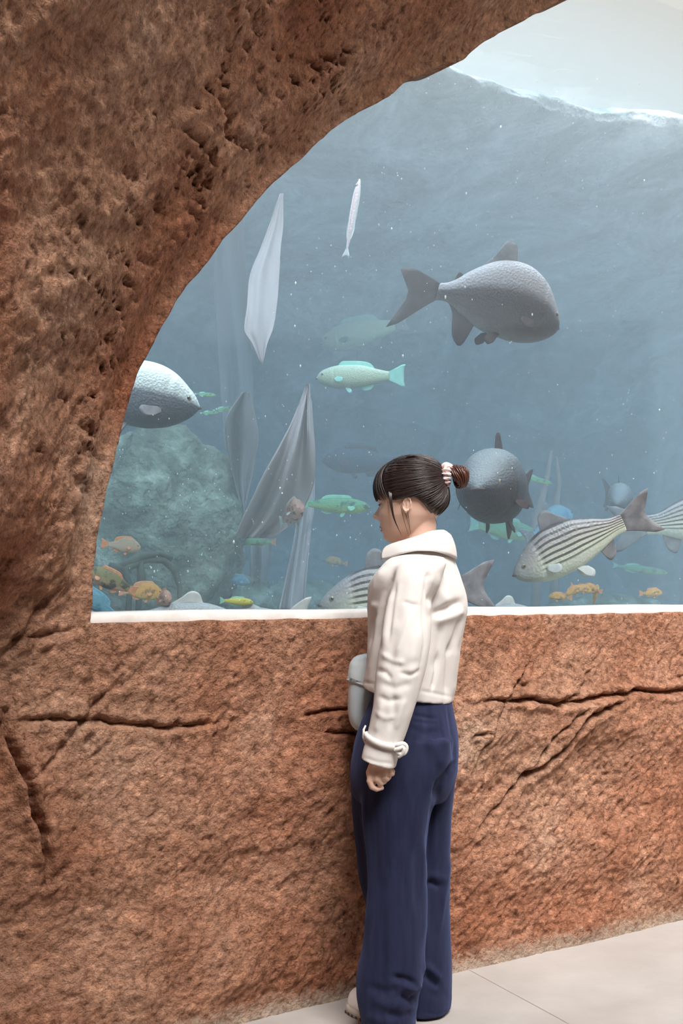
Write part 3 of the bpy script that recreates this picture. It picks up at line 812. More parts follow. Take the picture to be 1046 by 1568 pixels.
# --- mid distance
fish('yellow_green_fish', 'long', (540, 577), 1.1, 112, 180, 8, M_YGREEN, F_TURQ, 'pale yellow-green fish with a turquoise tail, level with the hanging sheet', deep=1.35, tailk=1.3, fat=1.3)
fish('yellow_green_fish', 'long', (548, 512), 1.9, 118, 192, 10, M_YGREEN, F_GREY, 'hazier yellow-green fish just above the one with the turquoise tail', deep=1.5, fat=1.3, dors_m=F_TURQ)
fish('green_fish', 'long', (520, 774), 1.0, 96, -3, 8, M_GREEN, F_GREEN, 'bright green spotted fish pointing at the face of the woman', deep=1.05, tailk=1.1)
fish('green_fish', 'long', (778, 812), 1.5, 92, -8, 8, M_GREEN, F_GREEN, 'green fish under the dark round fish, right of the white jacket collar', deep=1.3)
fish('green_fish', 'slim', (824, 735), 1.2, 46, -14, 5, M_GREEN, F_GREEN, 'tiny glinting green fish right of the dark round fish', small=True, deep=1.5)
fish('green_fish', 'slim', (985, 872), 1.6, 80, -8, 5, M_GREEN, F_GREEN, 'faint slim green fish low on the right, under the striped tail', small=True, deep=1.2)
fish('dark_fish', 'long', (548, 706), 1.6, 108, 178, 5, M_DARK, F_DARK, 'dark blue silhouette of a fish left of the woman\'s hair', deep=1.5, fat=1.3)
fish('slender_fish', 'slim', (541, 328), 0.7, 112, 80, 5, M_PSILV, F_PALE, 'narrow silvery pink fish swimming straight up near the top of the window', up=(-1, 0.6, 0), deep=0.8, fat=1.6, small=True)
fish('disc_fish', 'cichlid', (448, 786), 0.6, 66, 30, -58, M_PINK, F_PALE, 'small round grey fish with a pink front, before the hanging sheet', deep=1.35, fat=1.7, small=True)
# --- the small fish at the bottom left
fish('silver_cichlid', 'cichlid', (191, 836), 0.40, 50, -6, 5, M_SILVER, F_ORANGE, 'small silvery fish with an orange tail, nearest the left rock edge', deep=1.15, tail_m=F_ORANGE)
fish('olive_cichlid', 'long', (164, 887), 0.42, 74, 157, 0, M_BROWN, F_ORANGE, 'olive brown fish half hidden by the left edge of the window', deep=1.6)
fish('brown_cichlid', 'cichlid', (222, 907), 0.55, 56, -4, 5, M_ORANGE, F_ORANGE, 'brownish orange fish right of the olive one, above the sill', deep=1.2)
fish('pink_fish', 'cichlid', (251, 918), 0.34, 50, 10, -62, M_PINK, F_ORANGE, 'small pinkish fish seen end on just above the sill', deep=1.3, fat=1.6, small=True)
fish('yellow_fish', 'long', (366, 921), 0.38, 44, -3, 3, M_YELLOW, F_GREEN, 'small yellow fish low above the sill in the left half of the window', deep=1.1, small=True)
fish('blue_fish', 'cichlid', (144, 922), 0.36, 76, 150, 10, M_BLUE, F_BLUE, 'pale blue fish in the bottom left corner of the window')
fish('blue_fish', 'cichlid', (326, 851), 1.4, 38, 5, 5, M_BLUE, F_ORANGE, 'small blue fish in front of the mossy rock', small=True)
fish('blue_fish', 'cichlid', (364, 889), 1.3, 40, -10, 15, M_BLUE, F_BLUE, 'small blue fish above the yellow fish', small=True)
fish('turquoise_fish', 'long', (388, 829), 1.3, 54, 178, 5, M_GREEN, F_ORANGE, 'turquoise fish under the lower edge of the hanging sheet', small=True)
fish('red_fish', 'cichlid', (512, 860), 1.7, 30, 170, 5, M_ORANGE, F_ORANGE, 'small reddish fish in the haze left of the woman\'s collar', small=True)
# --- grey catfish resting on the bottom (only their fins and backs clear the sill)
fish('bottom_fish', 'striped', (282, 948), 0.30, 190, 2, 4, M_GREYB, F_PALE, 'pale grey fish lying along the sill, its fin sticking up left of the yellow fish', deep=.85, vbend=-.05)
fish('bottom_fish', 'striped', (388, 944), 0.36, 110, 184, 4, M_GREYB, F_PALE, 'pale grey fish low behind the yellow fish', deep=.8)
fish('bottom_fish', 'striped', (772, 944), 0.40, 120, 5, 4, M_GREYB, F_PALE, 'grey fish whose fins stick up just right of the cream jacket', deep=1.0, tailk=1.0)
# --- orange fish at the bottom right
OR = [((855, 914), 30, 175, 'orange fish furthest left in the shoal on the lower right'), ((879, 905), 32, 20, 'orange fish second from the left in the shoal on the lower right'),
      ((893, 902), 30, -15, 'brownish orange fish in the middle of the shoal on the lower right'), ((912, 911), 34, 75, 'orange fish tipped on end at the right side of the shoal'),
      ((905, 900), 26, 160, 'small orange fish topmost in the shoal on the lower right'), ((1000, 908), 32, 2, 'single orange fish away to the right of the shoal')]
for (p, l, a, lb) in OR:
    fish('orange_fish', 'cichlid', p, 0.62, l, a, 12, M_ORANGE, F_ORANGE, lb, group='orange fish above the sill', small=True, up=(0.3, 0, 1) if a == 75 else None)
# --- tiny green shoal on the left
GR = [((316, 604), 30, -3, 'upper left one of the tiny green fish'), ((345, 626), 32, 8, 'middle one of the tiny green fish, by the pale head'),
      ((322, 632), 26, 2, 'lowest left one of the tiny green fish'), ((366, 628), 26, 170, 'tiny green fish second from the right of the shoal'), ((372, 636), 24, 5, 'rightmost of the tiny green fish')]
for (p, l, a, lb) in GR:
    fish('tiny_green_fish', 'slim', p, 1.2, l, a, 5, M_GREEN, F_TURQ, lb, group='tiny green fish near the hanging sheet', small=True, deep=1.7)

# ------------------------------------------------------------------ hanging sheets
drape = new_mat('pale_sheet', (0.62, 0.60, 0.62), 0.8)
mottle(drape, [(0.3, (0.34, 0.28, 0.28)), (0.7, (0.44, 0.37, 0.37))], scale=5, stretch=(2, 2, .5))
drape2 = new_mat('pink_grey_sheet', (0.40, 0.35, 0.36), 0.8)
def sheet_obj(name, rows, n, label, mat, fold=0.03, nf=3.0, group=None, seed=0):
    """rows: (py, px_left, px_right) from top to bottom; a folded sheet with thickness"""
    A_ = np.array(rows, float); m = 60; k = 26
    ys = np.linspace(A_[0, 0], A_[-1, 0], m)
    lr = interp(A_, ys)
    V_ = []
    for i, y in enumerate(ys):
        wpx = lr[i, 1] - lr[i, 0]
        for j in range(k):
            u = j / (k - 1)
            f_ = fold * math.sin(u * nf * math.pi + 1.3 * math.sin(i * .06 + seed)) * min(1, wpx / 40) + 0.3 * fold * math.sin(u * nf * 5 + seed)
            V_.append(px_at(lr[i, 0] + wpx * u, y, n + f_ + 0.10 * math.cos(i / m * 3 + seed)))
    V_ = np.array([tuple(v) for v in V_])
    th = np.array([-SW, CW, 0]) * 0.008
    g = grid_faces(m, k); N0 = len(V_)
    ff = g.tolist() + (g[:, ::-1] + N0).tolist()
    ring = [j for j in range(k)] + [i * k + k - 1 for i in range(1, m)] + [(m - 1) * k + j for j in range(k - 2, -1, -1)] + [i * k for i in range(m - 2, 0, -1)]
    for a_, b_ in zip(ring, ring[1:] + ring[:1]): ff.append((b_, a_, a_ + N0, b_ + N0))
    o = mesh_obj(name, np.vstack([V_, V_ + th]), ff, mat)
    return tag(o, label, 'sheet', group)
GS = 'pale sheets hanging in the tank'
sheet_obj('hanging_sheet', [(296, 430, 434), (340, 415, 434), (380, 400, 430), (420, 384, 428), (470, 379, 424), (505, 375, 418), (525, 386, 410), (556, 400, 403)], 1.0,
          'upper pale blade-shaped sheet, pointed at both ends, beside the arch', drape, group=GS, fold=.008)
sheet_obj('hanging_sheet', [(588, 470, 474), (620, 458, 478), (650, 446, 480), (690, 425, 483), (730, 403, 482), (770, 384, 470), (800, 370, 452), (824, 361, 416)], 0.9,
          'largest pale sheet, fanning down from a peak to a flat lower edge', drape, group=GS, seed=2, fold=.03, nf=4)
sheet_obj('hanging_sheet', [(600, 372, 384), (640, 348, 392), (665, 346, 396), (700, 352, 392), (740, 360, 384), (770, 368, 378), (788, 372, 374)], 1.15,
          'narrow pale sheet tapering to a point left of the largest one', drape, group=GS, seed=4)
sheet_obj('hanging_sheet', [(700, 462, 482), (760, 458, 482), (820, 452, 476), (880, 440, 470), (934, 428, 466)], 1.05,
          'lower pale sheet reaching the tank bottom behind the small round fish', drape2, group=GS, seed=6)
sheet_obj('hanging_sheet', [(330, 330, 372), (420, 328, 378), (520, 334, 384), (600, 338, 388), (690, 345, 386)], 2.1,
          'broad faint sheet hanging furthest back, left of the upper blade', drape2, group=GS, seed=8)
sheet_obj('hanging_sheet', [(820, 385, 418), (870, 384, 412), (934, 380, 404)], 1.7, 'short faint sheet under the flat lower edge of the largest one', drape2, group=GS, seed=9)

# pinkish stalks right of the dark round fish
stalk_m = new_mat('pink_stalk', (0.50, 0.38, 0.36), 0.7); mottle(stalk_m, [(0.3, (0.30, 0.17, 0.14)), (0.7, (0.48, 0.30, 0.26))], scale=12)
for pts, lb in (([(845, 690), (838, 730), (828, 770), (818, 800), (816, 840), (822, 880), (820, 950)], 'pinkish curved stalk standing right of the dark round fish'),
                ([(852, 700), (856, 740), (850, 780), (846, 820), (850, 880), (846, 950)], 'straighter pinkish stalk behind the curved one')):
    P_ = [px_at(x, y, 1.9) for x, y in pts]
    v, f = tube([tuple(p) for p in P_], [.006, .016, .020, .022, .024, .026, .03][:len(P_)], 10)
    tag(mesh_obj('stalk', v, f, stalk_m), lb, 'plant stalk', 'stalks behind the striped fish')

# ------------------------------------------------------------------ rocks and roots
moss = new_mat('mossy_rock', rough=0.95, spec=0.1)
mottle(moss, [(0.34, (0.05, 0.06, 0.045)), (0.47, (0.14, 0.165, 0.12)), (0.58, (0.28, 0.31, 0.24)), (0.70, (0.56, 0.58, 0.50))], scale=7, detail=10, rough=0.7)
add_bump(moss, 30, 1.0, 0.03, detail=8)
def boulder(name, outline_c, n, rx, rn, rz, label, mat, seed, amp=.16, cat='rock', group=None):
    c = px_at(*outline_c, n)
    v, f = sphere_vf(1, 72, 48); v = np.array(v)
    d = fbm(v * 1.6 + seed, 4, seed) * amp * 2 + fbm(v * 6 + seed, 4, seed + 9) * amp * .5
    v = v * (1 + d)[:, None] * [rx, rn, rz]
    X_ = v[:, 0] * CW - v[:, 1] * SW; Y_ = v[:, 0] * SW + v[:, 1] * CW
    o = mesh_obj(name, np.c_[X_, Y_, v[:, 2]], f, mat); o.location = c
    return tag(o, label, cat, group)
boulder('mossy_boulder', (235, 830), 1.45, .36, .30, .42, 'tall mossy green rock mound at the lower left of the tank', moss, 3)
boulder('rock', (330, 930), 1.75, .28, .2, .16, 'low dark rock right of the mossy mound', moss, 5, group='rocks on the tank bottom')
boulder('rock', (470, 935), 2.0, .34, .2, .14, 'low dark rock under the lower sheet', moss, 6, group='rocks on the tank bottom')
boulder('rock', (620, 940), 2.1, .3, .2, .17, 'low dark rock behind the woman', moss, 7, group='rocks on the tank bottom')
boulder('rock', (930, 950), 1.6, .6, .25, .13, 'long low rock behind the orange fish', moss, 8, group='rocks on the tank bottom')
root_m = new_mat('sunken_root', rough=0.8); mottle(root_m, [(0.3, (0.05, 0.06, 0.05)), (0.7, (0.16, 0.18, 0.15))], scale=15)
mbr = MB()
for pts in ([(178, 880), (195, 868), (225, 858), (250, 858), (268, 872), (275, 900), (276, 945)], [(185, 868), (215, 852), (245, 848), (262, 856)],
            [(214, 860), (217, 885), (210, 945)], [(168, 866), (190, 872), (199, 895), (196, 945)]):
    P_ = [tuple(px_at(x, y, .85)) for x, y in pts]
    v, f = tube(P_, [.012 + .004 * math.sin(i * 2.1) for i in range(len(P_))], 10)
    mbr.add(v, f)
tag(mbr.build('sunken_root', root_m), 'dark arching sunken root behind the olive fish at the lower left', 'root')

# ------------------------------------------------------------------ specks drifting in the water
random.seed(7)
v0, f0 = sphere_vf(1, 6, 4); v0 = np.array(v0); sp = MB()
for i in range(900):
    px = random.uniform(150, 1060); py = random.uniform(120, 930); n = random.uniform(.14, .9) ** 1.0
    if px < 560 and py < 953 - (px - 134) * 1.9 * .9 and py < 560: continue
    r_ = random.choice([.0008, .001, .0012, .0014]) * (2.4 if random.random() < .05 else 1.2)
    c = np.array(px_at(px, py, n))
    sp.add(v0 * [r_, r_, r_ * random.uniform(1, 2.2)] + c, f0)
speck = new_mat('speck', (0.95, 0.95, 0.92), 0.5)
tag(sp.build('drifting_specks', speck), 'fine white specks drifting in the water', 'particles', kind='stuff')
# ------------------------------------------------------------------ the woman at the window
Y0 = 3.63
AL = math.radians(18)
FW = np.array([-math.cos(AL), math.sin(AL), 0.0])      # the way the body faces
SD = np.array([-math.sin(AL), -math.cos(AL), 0.0])     # towards its left side (the viewer)
def PP(px, py, dy=0.0):
    Yp = Y0 + dy
    return np.array([(px - 523.0) / FPX * Yp, Yp, CAMH + (HZ - py) / FPX * Yp])

def loft(rows, nt=60, na=48, power=2.15, cap=True, inset=0.0):
    """closed body from rows [py, x_left, x_right, half width sideways, depth offset, tilt px]"""
    K = np.array([list(r) + [0] * (6 - len(r)) for r in rows], float)
    t = np.linspace(K[0, 0], K[-1, 0], nt); R = interp(K, t)
    ps = np.linspace(0, 2 * math.pi, na, endpoint=False)
    V_ = []
    for i in range(nt):
        xl, xr, b, dy, ti = R[i]
        Yp = Y0 + dy; m = Yp / FPX
        hw = (xr - xl) / 2 * m - inset; b = max(b - inset, .01)
        a = math.sqrt(max(hw ** 2 - (b * math.sin(AL)) ** 2, (hw * .45) ** 2)) / math.cos(AL)
        C = PP((xl + xr) / 2, t[i], dy)
        c, s = np.cos(ps), np.sin(ps)
        ce = np.sign(c) * np.abs(c) ** (2 / power); se = np.sign(s) * np.abs(s) ** (2 / power)
        ring = C + np.outer(ce * a, FW) + np.outer(se * b, SD)
        ring[:, 2] += ti * m * c
        V_.append(ring)
    V_ = np.concatenate(V_)
    f = grid_faces(nt, na, False, True).tolist()
    if cap:
        n0 = len(V_)
        V_ = np.vstack([V_, V_[:na].mean(0), V_[(nt - 1) * na:].mean(0)])
        f += [(n0, (j + 1) % na, j) for j in range(na)]
        f += [(n0 + 1, (nt - 1) * na + j, (nt - 1) * na + (j + 1) % na) for j in range(na)]
    return V_, f

def fused(pieces, voxel, relax=2):
    """one continuous skin out of overlapping closed pieces -> verts, faces arrays"""
    mb = MB()
    for v, f in pieces: mb.add(v, f)
    o = mb.build('tmp_fuse')
    md = o.modifiers.new('r', 'REMESH'); md.mode = 'VOXEL'; md.voxel_size = voxel
    dg = bpy.context.evaluated_depsgraph_get()
    me = o.evaluated_get(dg).to_mesh()
    v = np.empty(len(me.vertices) * 3); me.vertices.foreach_get('co', v); v = v.reshape(-1, 3)
    nl = np.empty(len(me.polygons), int); me.polygons.foreach_get('loop_total', nl)
    li = np.empty(len(me.loops), int); me.loops.foreach_get('vertex_index', li)
    ed = np.empty(len(me.edges) * 2, int); me.edges.foreach_get('vertices', ed); ed = ed.reshape(-1, 2)
    f = li.reshape(-1, 4) if (nl == 4).all() else np.array([li[p.loop_start:p.loop_start + 4] for p in me.polygons if p.loop_total == 4])
    o.evaluated_get(dg).to_mesh_clear()
    m_ = o.data; bpy.data.objects.remove(o); bpy.data.meshes.remove(m_)
    v = smooth_v(v, ed, relax)
    return v, f, ed

def smooth_v(v, ed, it):
    n = len(v)
    deg = np.bincount(ed.ravel(), minlength=n)[:, None].clip(1)
    for _ in range(it):
        s = np.stack([np.bincount(ed[:, 0], v[ed[:, 1], k], n) + np.bincount(ed[:, 1], v[ed[:, 0], k], n) for k in range(3)], 1)
        v = v * .45 + s / deg * .55
    return v

def vnormals(v, f):
    a, b, c, d = v[f[:, 0]], v[f[:, 1]], v[f[:, 2]], v[f[:, 3]]
    n = np.cross(c - a, d - b); N = np.zeros_like(v)
    for k in range(4): 
        for q in range(3): N[:, q] += np.bincount(f[:, k], n[:, q], len(v))
    return N / (np.linalg.norm(N, axis=1)[:, None] + 1e-12)

def fold_lines(v, f, lines, near=True, noise=None):
    """raise/lower cloth along lines given in photo pixels: (points, height m, width px)"""
    N = vnormals(v, f)
    px = 523 + v[:, 0] / v[:, 1] * FPX; py = HZ - (v[:, 2] - CAMH) / v[:, 1] * FPX
    face = np.clip(-(N @ np.array([0, 1.0, 0])) * 2.5 + 0.6, 0, 1)
    d = np.zeros(len(v))
    for pts, amp, w in lines:
        dd, al = seg_dist(px, py, pts)
        taper = np.clip(np.minimum(al, 1 - al) * 5 + .15, 0, 1)
        d += amp * taper * (np.exp(-(dd / w) ** 2)) * face
    if noise is not None: d += noise(v)
    return v + N * d[:, None]

# ---- materials
skin = new_mat('skin', (0.77, 0.51, 0.395), 0.5, 0.35)
bsdf(skin).inputs['Subsurface Weight'].default_value = 0.12
bsdf(skin).inputs['Subsurface Radius'].default_value = (0.012, 0.005, 0.003)
jack = new_mat('cream_cotton', (0.74, 0.70, 0.665), 0.9, 0.08)
add_bump(jack, 900, 0.15, 0.001)
denim = new_mat('navy_cotton', rough=0.85, spec=0.12)
mottle(denim, [(0.3, (0.014, 0.015, 0.038)), (0.7, (0.025, 0.029, 0.066))], scale=40, stretch=(1, 1, .15))
bsdf(denim).inputs['Sheen Weight'].default_value = 0.16
bsdf(denim).inputs['Sheen Tint'].default_value = (0.35, 0.45, 0.9, 1)
hair_m = new_mat('dark_hair', (0.030, 0.018, 0.016), 0.38, 0.55)
bun_m = new_mat('lit_reddish_hair', (0.085, 0.028, 0.018), 0.36, 0.5)  # light on the bun put into a brighter, redder hair colour
lip_m = new_mat('lips', (0.60, 0.22, 0.20), 0.4)

# ---- head
AH = math.radians(12)
FH = np.array([-math.cos(AH), math.sin(AH), 0.0]); SH = np.array([-math.sin(AH), -math.cos(AH), 0.0])
HX = 632.0
MPX = Y0 / FPX
HC = PP(HX, 745)
def H(f_px, l, py):
    """head frame: forward in px, left in metres, row py"""
    return PP(HX, py) + FH * (f_px * MPX / math.cos(AH)) + SH * l
HEAD = [(702, 2, 4, .010), (704, 12, 14, .030), (708, 25, 22, .044), (716, 37, 32, .059), (728, 46, 40, .069), (742, 50.5, 44, .0735), (756, 52, 46, .075),
        (766, 52, 46, .0745), (772, 50.5, 45, .073), (780, 50.3, 42, .0715), (790, 50, 37, .068), (797, 49.4, 30, .063), (805, 48.2, 24, .057),
        (813, 46.0, 16, .050), (819, 44.4, 9, .043), (825, 42.4, 0, .034), (829, 38, -10, .023), (831, 31, -20, .009)]
NOSE = [(700, 0), (769, 0), (774, .6), (779, 3.8), (784, 7.2), (787, 9.6), (789.5, 11.4), (792, 10.4), (795, 5.6), (798, .8), (801, 0), (803, .4), (806, 2.0), (808, .8), (809.6, -1.4), (811.2, .8), (813, 2.0), (816, .2), (817.5, -.6), (821, .4), (824, 1.2), (828, 0), (832, 0)]
NOSW = [(700, .01), (774, .006), (784, .0075), (790, .0105), (795, .012), (800, .016), (806, .019), (815, .018), (832, .02)]
nt, na = 150, 160
tt_ = np.linspace(702, 831, nt); hr = interp(HEAD, tt_); nr_ = interp(NOSE, tt_)[:, 0]; nw_ = interp(NOSW, tt_)[:, 0]
ps = np.linspace(0, 2 * math.pi, na, endpoint=False)
hv = []
for i in range(nt):
    f_, b_, w_ = hr[i]
    c, s = np.cos(ps), np.sin(ps)
    l = w_ * np.sign(s) * np.abs(s) ** .92
    fx = np.where(c > 0, f_ * np.abs(c) ** .80, -b_ * np.abs(c) ** .95)
    front = (c > 0)
    fx = fx + nr_[i] * np.exp(-(l / nw_[i]) ** 2) * front
    fx = fx - front * 3.6 * np.exp(-((abs(l) - .030) / .0125) ** 2 - ((tt_[i] - 774) / 6.5) ** 2)        # eye sockets
    fx = fx + front * 1.6 * np.exp(-((abs(l) - .044) / .016) ** 2 - ((tt_[i] - 788) / 9) ** 2)           # cheekbones
    fx = fx + front * 1.0 * np.exp(-((abs(l) - .025) / .02) ** 2 - ((tt_[i] - 766) / 3.5) ** 2)          # brow
    fx = fx + front * 2.4 * np.exp(-((abs(l) - .0115) / .0055) ** 2 - ((tt_[i] - 792) / 3.6) ** 2)        # nostril wings
    fx = fx - front * 1.0 * np.exp(-((abs(l) - .026) / .006) ** 2 - ((tt_[i] - 809.5) / 4) ** 2)
    for q in range(na): hv.append(H(fx[q], l[q], tt_[i]))
hv = np.array(hv)
hf = grid_faces(nt, na, False, True).tolist()
n0 = len(hv); hv = np.vstack([hv, hv[:na].mean(0), hv[(nt - 1) * na:].mean(0)])
hf += [(n0, (j + 1) % na, j) for j in range(na)] + [(n0 + 1, (nt - 1) * na + j, (nt - 1) * na + (j + 1) % na) for j in range(na)]
pieces = [(hv, hf)]
# ears: rim, bowl, lobe
for sd in (1, -1):
    rim = []
    for a in np.linspace(-1.25, 3.9, 16):
        rim.append(H(1.5 - 6.8 * math.cos(a) * (.9 if a < 1.6 else 1) - .9 * math.sin(a), sd * (.0745 + .007 * max(0, math.cos(a)) + .003), 775.5 - 10.5 * math.sin(a)))
    pieces.append(tube([tuple(p) for p in rim], [.0024] * 14 + [.0028, .0030], 8))
    v, f = sphere_vf(1, 14, 10); v = np.array(v)
    c_ = H(1.0, sd * .0735, 776)
    pieces.append((c_ + np.outer(v[:, 0] * .0095, FH) + np.outer(v[:, 1] * .0045, SH) + np.outer(v[:, 2] * .0165, [0, 0, 1]), f))
    c_ = H(4.0, sd * .076, 785.5)
    pieces.append((c_ + v * .0046, f))
# neck
pieces.append(loft([(772, 614, 672, .052, .005), (800, 619, 668, .050), (815, 619, 668, .050), (830, 617, 674, .055), (845, 612, 684, .075), (858, 602, 694, .10)], 24, 36))
# trunk, arms and legs under the clothes
TORSO = [(842, 618, 686, .075, 0, 0), (850, 603, 694, .125, 0, 0), (858, 593, 699, .165, 0, 0), (868, 584, 703, .185, 0, 0), (885, 570, 708, .188, 0, 0), (905, 563, 713, .182, 0, 0), (925, 563, 716, .176, 0, 0), (945, 564, 714, .172, 0, 0),
         (980, 563, 708, .166, 0, 0), (1020, 561, 701, .162, 0, 4), (1050, 557, 696, .160, 0, 11), (1063, 556, 694, .160, 0, 13)]
HIPS = [(1040, 580, 688, .125), (1070, 568, 691, .140), (1100, 556, 696, .160), (1130, 545, 701, .172), (1160, 539, 702, .176), (1185, 537, 700, .172), (1205, 538, 692, .155), (1225, 545, 680, .12)]
LEGN = [(1130, 560, 694, .085, -.080), (1170, 555, 690, .092, -.084), (1205, 554, 674, .093, -.087), (1250, 556, 661, .092, -.09), (1300, 563, 654, .088, -.09), (1350, 566, 651, .084, -.09),
        (1400, 562, 651, .086, -.09), (1450, 555, 651, .090, -.09), (1490, 547, 650, .094, -.09), (1515, 546, 643, .096, -.09), (1545, 550, 639, .098, -.09), (1578, 556, 637, .098, -.09)]
LEGF = [(1130, 548, 694, .085, .080), (1170, 541, 697, .090, .084), (1205, 539, 695, .092, .09), (1250, 541, 690, .090, .09), (1300, 545, 688, .086, .09), (1345, 550, 687, .082, .09),
        (1380, 560, 687, .082, .09), (1410, 572, 688, .084, .09), (1450, 588, 690, .088, .09), (1490, 598, 692, .092, .09), (1525, 602, 692, .094, .09), (1547, 604, 690, .094, .09)]
SLN = [(852, 628, 680, .055, -.135), (862, 612, 684, .066, -.150), (880, 602, 678, .070, -.168), (905, 598, 668, .068, -.185), (930, 594, 662, .067, -.198), (965, 587, 660, .066, -.210), (1000, 581, 656, .064, -.218),
       (1035, 577, 648, .060, -.224), (1065, 574, 640, .057, -.226), (1100, 568, 630, .052, -.226), (1125, 563, 621, .048, -.226, 3), (1140, 559, 615, .047, -.226, 4), (1155, 555, 610, .047, -.226, 6), (1170, 552, 606, .047, -.226, 8)]
SLF = [(852, 640, 690, .055, .135), (862, 620, 694, .066, .150), (900, 612, 690, .068, .185), (960, 606, 680, .062, .21), (1020, 602, 668, .056, .22), (1080, 596, 652, .048, .22), (1140, 590, 636, .042, .22)]
pieces.append(loft(TORSO, 40, 40, inset=.030))
pieces.append(loft(HIPS, 30, 40, inset=.026))
def arm(rows, last):
    return [tuple(PP((r[1] + r[2]) / 2, r[0], r[4])) for r in rows] + last
WR = [PP(583, 1160, -.226), PP(582, 1172, -.226)]
pieces.append(tube([tuple(PP(650, 866, -.135)), tuple(PP(634, 930, -.185)), tuple(PP(620, 1000, -.21)), tuple(PP(606, 1060, -.222)), tuple(PP(590, 1130, -.226)), tuple(WR[0]), tuple(WR[1])], [.036, .036, .034, .032, .027, .024, .024], 16))
pieces.append(tube([tuple(PP(655, 866, .135)), tuple(PP(648, 930, .18)), tuple(PP(638, 1010, .215)), tuple(PP(624, 1090, .22)), tuple(PP(612, 1150, .22)), tuple(PP(611, 1165, .22))], [.036, .036, .034, .032, .026, .024], 16))
pieces.append(tube([tuple(PP(620, 1150, -.085)), tuple(PP(610, 1350, -.09)), tuple(PP(604, 1540, -.09))], [.060, .050, .036], 16))
pieces.append(tube([tuple(PP(620, 1150, .085)), tuple(PP(625, 1340, .09)), tuple(PP(648, 1520, .09))], [.060, .050, .036], 16))
# hands
def hand(base, mirror=1.0, dyc=0.0):
    """base(px,py,dy) -> point; palm from the cuff, four curled fingers and a thumb"""
    out = []
    pl = [(581, 1164, 0, .021), (581, 1174, 0, .0235), (582, 1182, 0, .024), (583, 1188, .001, .020)]
    for off in (-10, -3.5, 3.5, 10):
        out.append(tube([tuple(base(p[0] + off * .95, p[1] + (0 if off < 0 else -abs(off) * .35), p[2])) for p in pl], [.0105, .0125, .0125, .0105], 10))
    m_ = mirror
    fingers = [  # index, middle, ring, little: base, middle joint, tip curl
        ([(569, 1183, -.004), (566, 1196, -.006), (569.5, 1205, -.004), (577, 1208.5, .002), (585, 1206.5, .008)], [.0092, .0088, .0080, .0074, .0062]),
        ([(578, 1184, -.008), (577.5, 1194, -.010), (582, 1199.5, -.002), (589, 1197, .010), (588, 1191, .016)], [.0092, .0090, .0082, .0074, .0064]),
        ([(587, 1181, -.007), (588, 1190, -.008), (592, 1193.5, .0), (596, 1190, .012), (594, 1185, .017)], [.0088, .0086, .0078, .0070, .0060]),
        ([(595, 1177, -.004), (598, 1184, -.004), (601, 1185.5, .003), (602, 1181, .012), (599, 1178, .016)], [.0080, .0076, .0070, .0062, .0054])]
    for pts, rr in fingers:
        out.append(tube([tuple(base(x, y, dd * m_)) for x, y, dd in pts], rr, 10))
        v, f = sphere_vf(rr[-1], 10, 8, tuple(base(*pts[-1][:2], pts[-1][2] * m_))); out.append((np.array(v), f))
    th = [(571, 1172, .012), (566, 1183, .020), (567, 1192, .024), (572, 1199, .024)]
    out.append(tube([tuple(base(x, y, dd * m_)) for x, y, dd in th], [.0115, .0105, .0092, .0078], 10))
    v, f = sphere_vf(.0078, 10, 8, tuple(base(th[-1][0], th[-1][1], th[-1][2] * m_))); out.append((np.array(v), f))
    return out
pieces += hand(lambda x, y, d: PP(x, y, -.226 + d))
pieces += hand(lambda x, y, d: PP(x + 29, y - 6, .22 + d), -1.0)
for x_, d_ in ((604, -.09), (648, .09)):       # feet inside the shoes
    c_ = PP(x_, 1500, d_); hx_, hy_ = ((.150, 3.620) if x_ == 604 else (.215, 3.720))
    pieces.append(tube([(c_[0], c_[1], .14), (hx_, hy_, .07), (hx_ - .045, hy_ + .05, .045)], [.034, .030, .022], 12))
v, f, ed = fused(pieces, 0.0026, 2)
person = mesh_obj('person', v, f, skin)
tag(person, 'woman with a bun, cream cropped jacket and navy wide trousers, looking into the tank', 'person')

# lips, eyes, lashes
v = []; 
mbl = MB()
for (pyc, h_, out_) in ((806.3, 1.7, .9), (812.4, 2.2, .8)):
    pts = []; rr = []
    for l in np.linspace(-.021, .021, 13):
        k = 1 - (l / .022) ** 2
        hrv = interp(HEAD, pyc)[0]
        fx = hrv[0] * (1 - (l / hrv[2]) ** 2) ** .40 + interp(NOSE, pyc)[0][0] * math.exp(-(l / .018) ** 2) - .9
        pts.append(tuple(H(fx, l, pyc + (1 - k) * (809.6 - pyc)))); rr.append(.0006 + h_ * MPX * .72 * k ** .7)
    mbl.add(*tube(pts, rr, 10))
mbl.build('lips', lip_m, person)
eyew = new_mat('eye_white', (0.75, 0.70, 0.68), 0.2, 0.6); iris = new_mat('brown_iris', (0.05, 0.02, 0.012), 0.15, 0.7)
for sd in (1, -1):
    c_ = H(41.2, sd * .030, 774.5)
    v, f = sphere_vf(.0115, 18, 14); e_ = mesh_obj('eye', np.array(v) + c_, f, eyew, person)
    v, f = sphere_vf(.0055, 14, 10); mesh_obj('iris', np.array(v) * [1, 1, 1] + c_ + FH * .0075, f, iris, e_)
    pts = [tuple(c_ + FH * (.0135 * math.cos(a)) + SH * (.0135 * math.sin(a)) + np.array([0, 0, .0012 + .001 * math.cos(a)])) for a in np.linspace(-1.0, 1.0, 9)]
    mesh_obj('eyelash', *tube(pts, [.0009, .0016, .0019, .002, .002, .002, .0019, .0016, .0009], 6), hair_m, person)
    pts = [tuple(H(51.0 - abs(a) * 6.5, sd * (.027 + a * .017), 764.5 + a * a * 2)) for a in np.linspace(-1, 1, 7)]
    mesh_obj('eyebrow', *tube(pts, [.0008, .0016, .002, .002, .0018, .0014, .0006], 6), hair_m, person)

